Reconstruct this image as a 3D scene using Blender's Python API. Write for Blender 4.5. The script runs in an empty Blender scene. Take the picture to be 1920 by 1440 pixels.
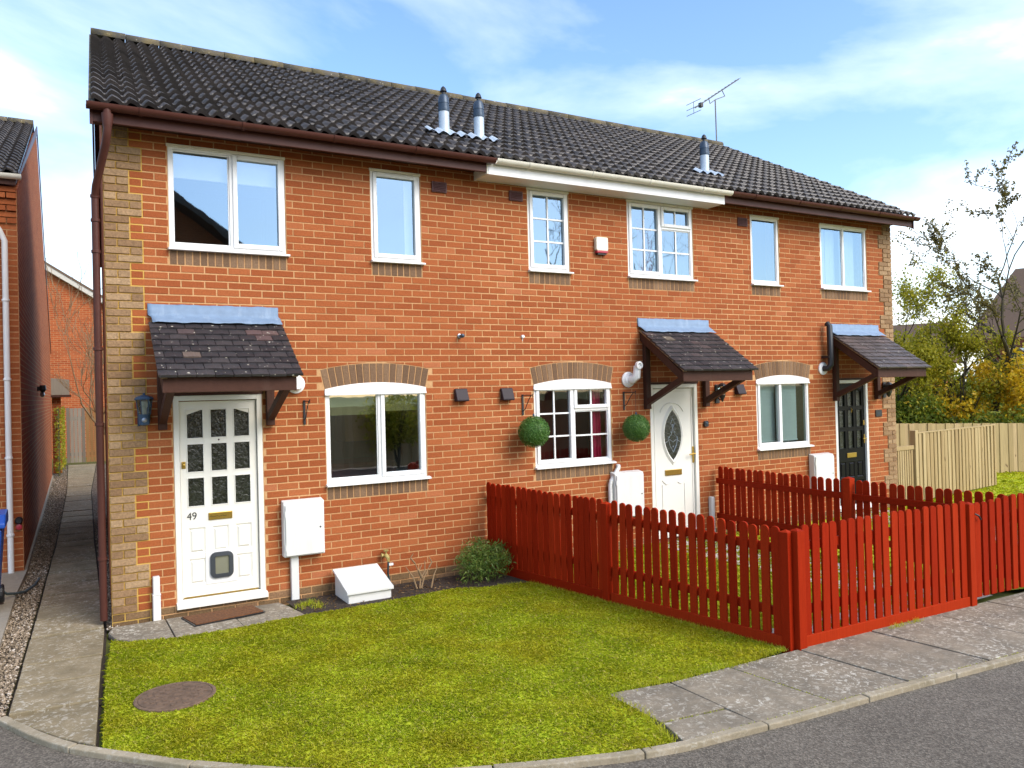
import bpy, math, random
import numpy as np
from mathutils import Vector, Matrix

random.seed(7)
rng = np.random.default_rng(7)
SC = bpy.context.scene
COL = SC.collection

# ------------------------------------------------------------------ camera
cam_d = bpy.data.cameras.new('camera')
cam_d.sensor_width = 36.0
cam_d.lens = 1477.774 / 1920 * 36
cam_d.clip_start = 0.05
cam_d.clip_end = 3000
cam = bpy.data.objects.new('camera', cam_d)
COL.objects.link(cam)
R_ = Vector((0.86929836, -0.49363033, -0.02548441))
U_ = Vector((0.0181408, -0.01966151, 0.9996421))
F_ = Vector((0.49395472, 0.86944955, 0.00813687))
cm = Matrix.Identity(4)
for i in range(3):
    cm[i][0], cm[i][1], cm[i][2] = R_[i], U_[i], -F_[i]
cm[0][3], cm[1][3], cm[2][3] = -0.35599, -8.44621, 2.13928
cam.matrix_world = cm
SC.camera = cam

# ------------------------------------------------------------------ light
SUN_AZ, SUN_EL = math.radians(153), math.radians(40)
world = bpy.data.worlds.new('World')
SC.world = world
world.use_nodes = True
wn, wl = world.node_tree.nodes, world.node_tree.links
wn.clear()
w_out = wn.new('ShaderNodeOutputWorld')
w_bg = wn.new('ShaderNodeBackground')
sky = wn.new('ShaderNodeTexSky')
sky.sky_type = 'NISHITA'
sky.sun_disc = False
sky.sun_elevation = SUN_EL
sky.sun_rotation = SUN_AZ
sky.air_density = 1.0
sky.dust_density = 1.3
sky.ozone_density = 1.6
w_bg.inputs['Strength'].default_value = 0.15
tc = wn.new('ShaderNodeTexCoord')
mp = wn.new('ShaderNodeMapping')
mp.inputs['Scale'].default_value = (1.0, 1.0, 2.6)
mp.inputs['Location'].default_value = (7.1, 0.4, 3.3)
nz = wn.new('ShaderNodeTexNoise')
nz.inputs['Scale'].default_value = 1.7
nz.inputs['Detail'].default_value = 9
nz.inputs['Roughness'].default_value = 0.54
nz.inputs['Distortion'].default_value = 0.35
cr = wn.new('ShaderNodeValToRGB')
cr.color_ramp.elements[0].position = 0.45
cr.color_ramp.elements[0].color = (0, 0, 0, 1)
cr.color_ramp.elements[1].position = 0.76
cr.color_ramp.elements[1].color = (1, 1, 1, 1)
ce = cr.color_ramp.elements.new(0.57)
ce.color = (0.20, 0.20, 0.20, 1)
mx = wn.new('ShaderNodeMix')
mx.data_type = 'RGBA'
mx.inputs[7].default_value = (7.4, 7.4, 7.4, 1)
wl.new(tc.outputs['Generated'], mp.inputs['Vector'])
wl.new(mp.outputs['Vector'], nz.inputs['Vector'])
wl.new(nz.outputs['Fac'], cr.inputs['Fac'])
wl.new(cr.outputs['Color'], mx.inputs[0])
hs_ = wn.new('ShaderNodeHueSaturation')
hs_.inputs['Saturation'].default_value = 1.12
wl.new(sky.outputs['Color'], hs_.inputs['Color'])
wl.new(hs_.outputs['Color'], mx.inputs[6])
wl.new(mx.outputs[2], w_bg.inputs['Color'])
wl.new(w_bg.outputs['Background'], w_out.inputs['Surface'])

sun_d = bpy.data.lights.new('sun', 'SUN')
sun_d.energy = 1.4
sun_d.angle = math.radians(38)
sun_d.color = (1.0, 0.93, 0.82)
sun = bpy.data.objects.new('sun', sun_d)
COL.objects.link(sun)
sdir = Vector((math.sin(SUN_AZ) * math.cos(SUN_EL), math.cos(SUN_AZ) * math.cos(SUN_EL), math.sin(SUN_EL)))
sun.rotation_euler = sdir.to_track_quat('Z', 'Y').to_euler()
sun.location = (10, -25, 25)

vs = SC.view_settings
vs.view_transform = 'Standard'
vs.look = 'None'
vs.exposure = 1.15
vs.gamma = 1.0
vs.use_curve_mapping = False


# ------------------------------------------------------------------ materials
class N:
    """little node helper"""

    def __init__(s, name):
        s.m = bpy.data.materials.new(name)
        s.m.use_nodes = True
        s.t = s.m.node_tree
        s.n, s.l = s.t.nodes, s.t.links
        s.n.clear()
        s.out = s.n.new('ShaderNodeOutputMaterial')

    def new(s, t, **k):
        n = s.n.new(t)
        for a, v in k.items():
            setattr(n, a, v)
        return n

    def link(s, a, b):
        s.l.new(a, b)

    def coord(s, kind='Object'):
        return s.new('ShaderNodeTexCoord').outputs[kind]

    def pos(s):
        return s.new('ShaderNodeNewGeometry').outputs['Position']

    def noise(s, vec, scale, detail=4, rough=0.55, dist=0.0):
        n = s.new('ShaderNodeTexNoise')
        n.inputs['Scale'].default_value = scale
        n.inputs['Detail'].default_value = detail
        n.inputs['Roughness'].default_value = rough
        n.inputs['Distortion'].default_value = dist
        if vec is not None:
            s.link(vec, n.inputs['Vector'])
        return n.outputs['Fac']

    def vscale(s, vec, sc):
        n = s.new('ShaderNodeVectorMath', operation='MULTIPLY')
        s.link(vec, n.inputs[0])
        n.inputs[1].default_value = sc
        return n.outputs[0]

    def ramp(s, fac, stops):
        r = s.new('ShaderNodeValToRGB')
        els = r.color_ramp.elements
        while len(els) < len(stops):
            els.new(0.5)
        for e, (p, c) in zip(els, stops):
            e.position = p
            e.color = (c, c, c, 1) if isinstance(c, (int, float)) else (*c, 1)
        s.link(fac, r.inputs['Fac'])
        return r.outputs['Color']

    def mix(s, fac, a, b, blend='MIX'):
        m = s.new('ShaderNodeMix', data_type='RGBA', blend_type=blend)
        for i, v in ((0, fac), (6, a), (7, b)):
            if isinstance(v, (int, float)):
                m.inputs[i].default_value = v if i == 0 else (v, v, v, 1)
            elif isinstance(v, tuple):
                m.inputs[i].default_value = (*v, 1)
            else:
                s.link(v, m.inputs[i])
        return m.outputs[2]

    def math(s, op, a, b=0.0):
        m = s.new('ShaderNodeMath', operation=op)
        for i, v in ((0, a), (1, b)):
            if isinstance(v, (int, float)):
                m.inputs[i].default_value = v
            else:
                s.link(v, m.inputs[i])
        return m.outputs[0]

    def rand(s):
        """random number per object and per mesh island"""
        a = s.new('ShaderNodeObjectInfo').outputs['Random']
        b = s.new('ShaderNodeNewGeometry').outputs['Random Per Island']
        return s.math('FRACT', s.math('ADD', a, s.math('MULTIPLY', b, 7.31)))

    def bsdf(s, color, rough=0.6, bump=None, bstr=0.3, bdist=0.01, metal=0.0, spec=0.5, coat=0.0, trans=0.0):
        b = s.new('ShaderNodeBsdfPrincipled')
        if isinstance(color, tuple):
            b.inputs['Base Color'].default_value = (*color, 1)
        else:
            s.link(color, b.inputs['Base Color'])
        if isinstance(rough, (int, float)):
            b.inputs['Roughness'].default_value = rough
        else:
            s.link(rough, b.inputs['Roughness'])
        b.inputs['Metallic'].default_value = metal
        b.inputs['Specular IOR Level'].default_value = spec
        b.inputs['Coat Weight'].default_value = coat
        if bump is not None:
            bp = s.new('ShaderNodeBump')
            bp.inputs['Strength'].default_value = bstr
            bp.inputs['Distance'].default_value = bdist
            s.link(bump, bp.inputs['Height'])
            s.link(bp.outputs['Normal'], b.inputs['Normal'])
        s.link(b.outputs[0], s.out.inputs['Surface'])
        return b


M = {}


def brickish(name, stops, speck=0.35, dirt=None):
    k = N(name)
    P = k.pos()
    r = k.rand()
    c = k.ramp(r, stops)
    n1 = k.noise(P, 55, 5, 0.65)
    c = k.mix(speck, c, k.ramp(n1, [(0.3, 0.25), (0.7, 1.0)]), 'MULTIPLY')
    n2 = k.noise(P, 130, 3, 0.6)
    c = k.mix(k.ramp(n2, [(0.60, 0.0), (0.72, 0.35)]), c, (0.55, 0.25, 0.13))
    n4 = k.noise(P, 0.9, 4, 0.6)
    c = k.mix(0.2, c, k.ramp(n4, [(0.3, 0.7), (0.7, 1.0)]), 'MULTIPLY')
    n5 = k.noise(P, 14, 5, 0.7)
    c = k.mix(k.ramp(n5, [(0.64, 0.0), (0.8, 0.22)]), c, (0.42, 0.28, 0.18))
    if dirt:
        c = dirt(k, P, c)
    k.bsdf(c, 0.85, n1, 0.5, 0.006, spec=0.25)
    M[name] = k.m


brickish('brick_red', [(0.0, (0.32, 0.080, 0.022)), (0.2, (0.345, 0.088, 0.025)), (0.5, (0.375, 0.100, 0.029)),
                       (0.8, (0.405, 0.114, 0.034)), (0.96, (0.43, 0.13, 0.043)), (1.0, (0.48, 0.16, 0.065))])
brickish('brick_brown', [(0.0, (0.28, 0.165, 0.085)), (0.5, (0.39, 0.245, 0.13)), (1.0, (0.48, 0.32, 0.18))], 0.65)
brickish('brick_soldier', [(0.0, (0.17, 0.10, 0.058)), (0.5, (0.225, 0.135, 0.078)), (1.0, (0.29, 0.18, 0.105))], 0.5)
brickish('brick_plinth', [(0.0, (0.17, 0.10, 0.045)), (0.5, (0.25, 0.155, 0.075)), (1.0, (0.33, 0.19, 0.10))], 0.7)


def mortar(name, base, light, yellow):
    k = N(name)
    P = k.pos()
    n = k.noise(P, 30, 5, 0.7)
    c = k.ramp(n, [(0.3, base), (0.7, light)])
    sp = k.new('ShaderNodeSeparateXYZ')
    k.link(P, sp.inputs[0])
    c = k.mix(k.math('MULTIPLY', k.math('LESS_THAN', sp.outputs['X'], 0.345), k.math('GREATER_THAN', sp.outputs['X'], -0.2)), c, yellow)
    n2 = k.noise(P, 3.0, 4)
    c = k.mix(0.4, c, k.ramp(n2, [(0.3, 0.65), (0.7, 1.0)]), 'MULTIPLY')
    k.bsdf(c, 0.95, k.noise(P, 160, 3), 0.5, 0.004, spec=0.1)
    M[name] = k.m


mortar('mortar', (0.49, 0.27, 0.125), (0.64, 0.385, 0.19), (0.60, 0.38, 0.10))


def brick_texture(name, c1, c2, mort, swap):
    """coursed brickwork for walls seen edge-on or far off"""
    k = N(name)
    P = k.pos()
    sp = k.new('ShaderNodeSeparateXYZ')
    k.link(P, sp.inputs[0])
    cb = k.new('ShaderNodeCombineXYZ')
    k.link(sp.outputs['Y' if swap else 'X'], cb.inputs[0])
    k.link(sp.outputs['Z'], cb.inputs[1])
    b = k.new('ShaderNodeTexBrick')
    b.inputs['Scale'].default_value = 1.0
    b.inputs['Brick Width'].default_value = 0.225
    b.inputs['Row Height'].default_value = 0.075
    b.inputs['Mortar Size'].default_value = 0.006
    b.inputs['Mortar Smooth'].default_value = 0.15
    b.inputs['Color1'].default_value = (*c1, 1)
    b.inputs['Color2'].default_value = (*c2, 1)
    b.inputs['Mortar'].default_value = (*mort, 1)
    k.link(cb.outputs[0], b.inputs['Vector'])
    n = k.noise(P, 40, 5, 0.7)
    c = k.mix(0.4, b.outputs['Color'], k.ramp(n, [(0.3, 0.45), (0.7, 1.0)]), 'MULTIPLY')
    k.bsdf(c, 0.9, k.math('SUBTRACT', 1.0, b.outputs['Fac']), 0.6, 0.006, spec=0.2)
    M[name] = k.m


brick_texture('brickwork_side', (0.30, 0.06, 0.018), (0.42, 0.10, 0.03), (0.45, 0.28, 0.14), True)
brick_texture('brickwork_front', (0.30, 0.06, 0.018), (0.42, 0.10, 0.03), (0.45, 0.28, 0.14), False)
brick_texture('brickwork_dark', (0.14, 0.045, 0.02), (0.20, 0.06, 0.03), (0.25, 0.17, 0.1), False)


def simple(name, col, rough=0.5, nscale=20, amt=0.25, bump=0.15, bd=0.003, metal=0.0, spec=0.5, coat=0.0, dark=0.6,
           stain=None):
    k = N(name)
    P = k.pos()
    n = k.noise(P, nscale, 5, 0.6)
    c = k.mix(amt, col, k.ramp(n, [(0.3, dark), (0.7, 1.0)]), 'MULTIPLY')
    r = k.rand()
    c = k.mix(amt * 0.8, c, k.ramp(r, [(0, 0.75), (1, 1.0)]), 'MULTIPLY')
    if stain:
        ns = k.noise(k.vscale(P, (9, 9, 1.3)), 1.0, 5, 0.7)
        c = k.mix(k.ramp(ns, [(0.55, 0.0), (0.8, stain[1])]), c, stain[0])
    k.bsdf(c, rough, n, bump, bd, metal=metal, spec=spec, coat=coat)
    M[name] = k.m
    return k


simple('white_pvc', (0.80, 0.80, 0.79), 0.32, 6, 0.12, 0.03, dark=0.8, stain=((0.5, 0.46, 0.36), 0.22))
simple('white_door', (0.80, 0.78, 0.71), 0.35, 6, 0.12, 0.03, dark=0.8)  # warm tint in the colour stands in for light bounced under the canopies
simple('cream_pvc', (0.76, 0.73, 0.62), 0.4, 8, 0.2, 0.05, dark=0.75, stain=((0.35, 0.31, 0.2), 0.45))
simple('white_box', (0.70, 0.70, 0.68), 0.45, 9, 0.12, 0.05, dark=0.8, stain=((0.45, 0.42, 0.36), 0.3))
simple('brown_pvc', (0.085, 0.030, 0.022), 0.42, 12, 0.3, 0.05, spec=0.2)
simple('brown_wood', (0.068, 0.027, 0.017), 0.6, 30, 0.5, 0.4, spec=0.2, stain=((0.10, 0.06, 0.045), 0.5))
simple('raw_wood', (0.30, 0.20, 0.10), 0.7, 40, 0.5, 0.3)
simple('lead', (0.20, 0.29, 0.42), 0.62, 14, 0.4, 0.4, 0.01, metal=0.0, spec=0.35, stain=((0.36, 0.44, 0.54), 0.6))
simple('black_paint', (0.008, 0.008, 0.009), 0.3, 12, 0.3, 0.1, spec=0.15)
simple('black_metal', (0.014, 0.015, 0.018), 0.42, 20, 0.3, 0.15)
simple('blue_metal', (0.03, 0.07, 0.13), 0.35, 20, 0.3, 0.1)
simple('brass', (0.55, 0.36, 0.08), 0.3, 60, 0.35, 0.1, metal=0.85)
simple('brass_tap', (0.50, 0.40, 0.14), 0.45, 60, 0.4, 0.2, metal=0.3)
simple('steel', (0.42, 0.47, 0.53), 0.33, 25, 0.3, 0.1, metal=0.7)
simple('dark_steel', (0.05, 0.075, 0.11), 0.4, 25, 0.3, 0.1, metal=0.4)
simple('aerial_grey', (0.16, 0.16, 0.17), 0.55, 25, 0.3, 0.1)
simple('flue_metal', (0.50, 0.58, 0.66), 0.45, 25, 0.25, 0.1, metal=0.2)
simple('vent_plastic', (0.030, 0.022, 0.028), 0.5, 20, 0.2, 0.05, spec=0.2)
simple('maroon_plastic', (0.105, 0.035, 0.035), 0.5, 20, 0.25, 0.05)
simple('cat_flap_grey', (0.045, 0.052, 0.062), 0.4, 20, 0.2, 0.05)
simple('grey_tunnel', (0.22, 0.22, 0.16), 0.3, 9, 0.4, 0.1)
simple('alarm_cream', (0.78, 0.74, 0.60), 0.4, 9, 0.1, 0.03)
simple('alarm_red', (0.40, 0.03, 0.05), 0.35, 9, 0.1, 0.03)
simple('bin_blue', (0.01, 0.07, 0.36), 0.38, 9, 0.2, 0.05)
simple('concrete', (0.33, 0.29, 0.22), 0.9, 14, 0.5, 0.4, 0.006)
simple('concrete_pale', (0.52, 0.49, 0.44), 0.9, 14, 0.4, 0.3, 0.006)
simple('doormat', (0.22, 0.085, 0.025), 0.95, 38, 1.0, 0.9, 0.01, dark=0.35)
simple('iron_cover', (0.21, 0.135, 0.085), 0.85, 22, 0.9, 0.8, 0.01, dark=0.4)
simple('soil', (0.060, 0.042, 0.028), 0.95, 40, 0.8, 1.0, 0.02, dark=0.3)
simple('bark', (0.075, 0.062, 0.035), 0.9, 30, 0.6, 0.6, 0.01)
simple('twig', (0.26, 0.17, 0.085), 0.85, 40, 0.5, 0.3)
simple('trellis_wood', (0.10, 0.10, 0.03), 0.85, 30, 0.6, 0.3)
simple('room_wall', (0.20, 0.19, 0.18), 0.8, 5, 0.1, 0.0)
simple('room_red', (0.34, 0.05, 0.035), 0.8, 5, 0.2, 0.0)
simple('room_pale', (0.66, 0.70, 0.70), 0.8, 5, 0.1, 0.0)
simple('blind_cream', (0.85, 0.83, 0.72), 0.8, 30, 0.08, 0.02)
simple('blind_olive', (0.44, 0.42, 0.20), 0.8, 40, 0.15, 0.05)
simple('blind_aqua', (0.62, 0.74, 0.72), 0.7, 10, 0.1, 0.02)
simple('curtain_pink', (0.62, 0.03, 0.12), 0.8, 14, 0.3, 0.1)
simple('furniture_wood', (0.45, 0.24, 0.08), 0.5, 14, 0.3, 0.1)
simple('number_ink', (0.015, 0.015, 0.015), 0.4, 14, 0.1, 0.0)
simple('far_roof', (0.13, 0.080, 0.05), 0.8, 14, 0.5, 0.3)
simple('cable', (0.05, 0.08, 0.09), 0.5, 30, 0.2, 0.0)


def picket_mat():
    k = N('red_paint')
    P = k.pos()
    r = k.rand()
    c = k.ramp(r, [(0, (0.28, 0.016, 0.003)), (0.6, (0.33, 0.021, 0.004)), (1, (0.385, 0.031, 0.006))])
    g = k.noise(k.vscale(P, (60, 60, 4)), 1.0, 5, 0.65)
    c = k.mix(0.5, c, k.ramp(g, [(0.3, 0.6), (0.7, 1.0)]), 'MULTIPLY')
    w = k.noise(k.vscale(P, (25, 25, 7)), 1.0, 6, 0.75)
    c = k.mix(k.ramp(w, [(0.66, 0.0), (0.76, 0.6)]), c, (0.16, 0.06, 0.035))
    k.bsdf(c, 0.6, g, 0.35, 0.004, spec=0.05)
    M['red_paint'] = k.m


picket_mat()


def timber(name, stops):
    k = N(name)
    P = k.pos()
    r = k.rand()
    c = k.ramp(r, stops)
    g = k.noise(k.vscale(P, (45, 45, 2.5)), 1.0, 6, 0.65, 0.6)
    c = k.mix(0.55, c, k.ramp(g, [(0.3, 0.5), (0.7, 1.0)]), 'MULTIPLY')
    kn = k.noise(k.vscale(P, (9, 9, 5)), 1.0, 2, 0.4)
    c = k.mix(k.ramp(kn, [(0.735, 0.0), (0.76, 0.75)]), c, (0.10, 0.055, 0.025))
    k.bsdf(c, 0.75, g, 0.3, 0.004, spec=0.3)
    M[name] = k.m


timber('new_timber', [(0, (0.36, 0.25, 0.115)), (0.5, (0.43, 0.31, 0.15)), (1, (0.50, 0.38, 0.20))])
timber('aged_timber', [(0, (0.40, 0.29, 0.14)), (0.5, (0.48, 0.36, 0.18)), (1, (0.55, 0.40, 0.22))])
timber('grey_timber', [(0, (0.16, 0.13, 0.10)), (1, (0.27, 0.23, 0.18))])
timber('brown_timber', [(0, (0.24, 0.12, 0.04)), (1, (0.30, 0.16, 0.06))])


def tile_mat(name, stops, spots, rough, lichen=0.0):
    k = N(name)
    P = k.pos()
    r = k.rand()
    c = k.ramp(r, stops)
    n = k.noise(P, 60, 5, 0.65)
    c = k.mix(0.5, c, k.ramp(n, [(0.3, 0.5), (0.7, 1.0)]), 'MULTIPLY')
    s2 = k.noise(P, 23, 3, 0.5)
    c = k.mix(k.ramp(s2, [(spots, 0.0), (spots + 0.03, 0.85)]), c, (0.46, 0.43, 0.35))
    if lichen:
        s3 = k.noise(P, 6, 6, 0.75)
        c = k.mix(k.ramp(s3, [(0.42, 0.0), (0.60, lichen)]), c, (0.20, 0.145, 0.035))
        s4 = k.noise(P, 21, 4, 0.7)
        c = k.mix(k.ramp(s4, [(0.62, 0.0), (0.68, lichen)]), c, (0.55, 0.45, 0.22))
    k.bsdf(c, rough, n, 0.5, 0.004, spec=0.5)
    M[name] = k.m


tile_mat('roof_tile', [(0, (0.034, 0.030, 0.029)), (0.6, (0.050, 0.044, 0.042)), (1, (0.068, 0.058, 0.054))], 0.74, 0.34)
tile_mat('ridge_tile', [(0, (0.05, 0.046, 0.038)), (1, (0.10, 0.085, 0.062))], 0.66, 0.8, 0.4)
tile_mat('canopy_tile', [(0, (0.022, 0.020, 0.023)), (0.6, (0.038, 0.034, 0.037)), (0.93, (0.050, 0.044, 0.045)),
                         (0.97, (0.12, 0.072, 0.068)), (1, (0.15, 0.125, 0.09))], 0.67, 0.5)
tile_mat('canopy_tile_brown', [(0, (0.055, 0.042, 0.038)), (0.7, (0.085, 0.066, 0.06)), (1, (0.12, 0.085, 0.075))], 0.69, 0.55)


def paving(name, base, dark, liv):
    k = N(name)
    P = k.pos()
    r = k.rand()
    n = k.noise(P, 3.5, 6, 0.7)
    c = k.ramp(n, [(0.3, dark), (0.7, base)])
    c = k.mix(0.35, c, k.ramp(r, [(0, 0.72), (1, 1.0)]), 'MULTIPLY')
    n2 = k.noise(P, 90, 4, 0.7)
    c = k.mix(0.45, c, k.ramp(n2, [(0.3, 0.55), (0.7, 1.0)]), 'MULTIPLY')
    n3 = k.noise(P, 24, 5, 0.72, 0.8)
    n3m = k.noise(P, 1.7, 3, 0.6)
    f = k.math('MULTIPLY', k.ramp(n3, [(0.53, 0.0), (0.60, 1.0)]), k.ramp(n3m, [(0.38, 0.12), (0.62, liv)]))
    c = k.mix(f, c, (0.52, 0.49, 0.41))
    k.bsdf(c, 0.92, n2, 0.5, 0.004, spec=0.2)
    M[name] = k.m


paving('slab_grey', (0.34, 0.285, 0.205), (0.165, 0.145, 0.112), 0.95)
paving('slab_tan', (0.34, 0.275, 0.17), (0.18, 0.145, 0.085), 0.8)
paving('kerb_stone', (0.46, 0.39, 0.28), (0.27, 0.23, 0.15), 0.5)


def road_mat():
    k = N('asphalt')
    P = k.pos()
    v = k.new('ShaderNodeTexVoronoi')
    v.inputs['Scale'].default_value = 95
    k.link(P, v.inputs['Vector'])
    n = k.noise(P, 120, 4, 0.7)
    c = k.ramp(v.outputs['Color'], [(0.2, (0.10, 0.086, 0.068)), (0.6, (0.165, 0.143, 0.114)), (0.9, (0.25, 0.22, 0.175))])
    n2 = k.noise(P, 1.1, 5, 0.6)
    c = k.mix(0.7, c, k.ramp(n2, [(0.3, 0.65), (0.7, 1.0)]), 'MULTIPLY')
    n3 = k.noise(P, 45, 3, 0.6)
    c = k.mix(k.ramp(n3, [(0.74, 0.0), (0.78, 0.6)]), c, (0.42, 0.40, 0.36))
    k.bsdf(c, 0.9, v.outputs['Distance'], 0.7, 0.006, spec=0.25)
    M['asphalt'] = k.m


road_mat()


def gravel_mat():
    k = N('gravel')
    P = k.pos()
    v = k.new('ShaderNodeTexVoronoi')
    v.inputs['Scale'].default_value = 42
    k.link(P, v.inputs['Vector'])
    c = k.ramp(v.outputs['Color'], [(0.1, (0.10, 0.075, 0.05)), (0.5, (0.26, 0.20, 0.135)), (0.9, (0.48, 0.40, 0.31))])
    c = k.mix(0.9, c, k.ramp(v.outputs['Distance'], [(0.2, 1.0), (0.75, 0.15)]), 'MULTIPLY')
    k.bsdf(c, 0.9, k.math('SUBTRACT', 1.0, v.outputs['Distance']), 1.0, 0.02, spec=0.2)
    M['gravel'] = k.m


gravel_mat()


def pebble_mat():
    k = N('pebble')
    r = k.rand()
    c = k.ramp(r, [(0, (0.10, 0.075, 0.05)), (0.5, (0.27, 0.21, 0.14)), (0.85, (0.40, 0.31, 0.22)), (1, (0.56, 0.50, 0.42))])
    k.bsdf(c, 0.85, spec=0.2)
    M['pebble'] = k.m


pebble_mat()


def leafy(name, stops, patch=None, trans=0.35, rough=0.5):
    k = N(name)
    P = k.pos()
    r = k.rand()
    c = k.ramp(r, stops)
    if patch:
        n = k.noise(P, patch[0], 4, 0.6)
        c = k.mix(k.ramp(n, [(0.40, 0.0), (0.64, patch[2])]), c, patch[1])
    if len(patch or ()) > 3:
        n = k.noise(P, patch[3], 3, 0.6)
        c = k.mix(0.45, c, k.ramp(n, [(0.32, 0.68), (0.62, 1.0)]), 'MULTIPLY')
    b = k.bsdf(c, rough, spec=0.3)
    t = k.new('ShaderNodeBsdfTranslucent')
    k.link(c, t.inputs['Color'])
    mx_ = k.new('ShaderNodeMixShader')
    mx_.inputs[0].default_value = trans
    k.link(b.outputs[0], mx_.inputs[1])
    k.link(t.outputs[0], mx_.inputs[2])
    k.link(mx_.outputs[0], k.out.inputs['Surface'])
    M[name] = k.m


leafy('grass', [(0, (0.34, 0.45, 0.012)), (0.5, (0.47, 0.55, 0.020)), (0.85, (0.56, 0.59, 0.036)), (1, (0.64, 0.57, 0.18))],
      (1.3, (0.58, 0.50, 0.02), 0.55, 4.0), 0.5)
leafy('turf', [(0, (0.37, 0.46, 0.014)), (1, (0.39, 0.48, 0.016))], (2.2, (0.46, 0.43, 0.02), 0.6, 7.0), 0.0, 0.9)
leafy('field', [(0, (0.10, 0.13, 0.022)), (1, (0.11, 0.14, 0.024))], (0.5, (0.14, 0.14, 0.03), 0.6, 3.0), 0.0, 0.9)
leafy('leaf_box', [(0, (0.035, 0.10, 0.018)), (0.6, (0.075, 0.18, 0.032)), (1, (0.16, 0.28, 0.065))], None, 0.2, 0.4)
leafy('leaf_shrub', [(0, (0.06, 0.12, 0.02)), (0.6, (0.12, 0.20, 0.035)), (1, (0.24, 0.30, 0.07))], None, 0.25, 0.4)
leafy('leaf_spring', [(0, (0.22, 0.23, 0.014)), (0.5, (0.37, 0.36, 0.022)), (1, (0.52, 0.44, 0.04))], None, 0.5)
leafy('leaf_hedge', [(0, (0.08, 0.13, 0.015)), (0.6, (0.16, 0.22, 0.022)), (1, (0.34, 0.34, 0.035))], None, 0.4)
leafy('leaf_bud', [(0, (0.10, 0.085, 0.03)), (0.5, (0.17, 0.14, 0.035)), (1, (0.24, 0.20, 0.05))], None, 0.4)
leafy('blossom', [(0, (0.52, 0.32, 0.015)), (0.6, (0.72, 0.50, 0.02)), (1, (0.78, 0.58, 0.05))], None, 0.4)
leafy('dead_leaf', [(0, (0.10, 0.05, 0.02)), (1, (0.24, 0.15, 0.06))], None, 0.2)


def glass(name, base, tint=(1, 1, 1), wob=0.0, wscale=3.0, refl=(0.85, 0.92, 0.95)):
    k = N(name)
    lw = k.new('ShaderNodeLayerWeight')
    lw.inputs['Blend'].default_value = 0.35
    f = k.math('MINIMUM', k.math('ADD', k.math('MULTIPLY', lw.outputs['Fresnel'], 0.8), base), 0.95)
    tr = k.new('ShaderNodeBsdfTransparent')
    tr.inputs['Color'].default_value = (*tint, 1)
    gl = k.new('ShaderNodeBsdfGlossy')
    gl.inputs['Roughness'].default_value = 0.015
    gl.inputs['Color'].default_value = (*refl, 1)
    if wob:
        bp = k.new('ShaderNodeBump')
        bp.inputs['Strength'].default_value = wob
        bp.inputs['Distance'].default_value = 0.01
        k.link(k.noise(k.pos(), wscale, 2), bp.inputs['Height'])
        k.link(bp.outputs['Normal'], gl.inputs['Normal'])
    mx_ = k.new('ShaderNodeMixShader')
    k.link(f, mx_.inputs[0])
    k.link(tr.outputs[0], mx_.inputs[1])
    k.link(gl.outputs[0], mx_.inputs[2])
    k.link(mx_.outputs[0], k.out.inputs['Surface'])
    M[name] = k.m


glass('window_glass', 0.30, (0.85, 0.9, 0.88), 0.05, 2.5, (0.48, 0.68, 0.88))
glass('window_glass_low', 0.30, (0.8, 0.86, 0.84), 0.05, 2.5)
glass('window_glass_dim', 0.06, (0.8, 0.86, 0.84), 0.05, 2.5)
glass('lantern_glass', 0.12, (0.75, 0.78, 0.7), 0.2, 30)


def dark_glass():
    k = N('obscure_glass')
    P = k.pos()
    n = k.noise(P, 26, 3, 0.6, 1.5)
    k.bsdf(k.ramp(n, [(0.3, (0.006, 0.007, 0.005)), (0.7, (0.03, 0.034, 0.022))]), 0.12, n, 0.5, 0.012, spec=0.6)
    M['obscure_glass'] = k.m


dark_glass()


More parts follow.
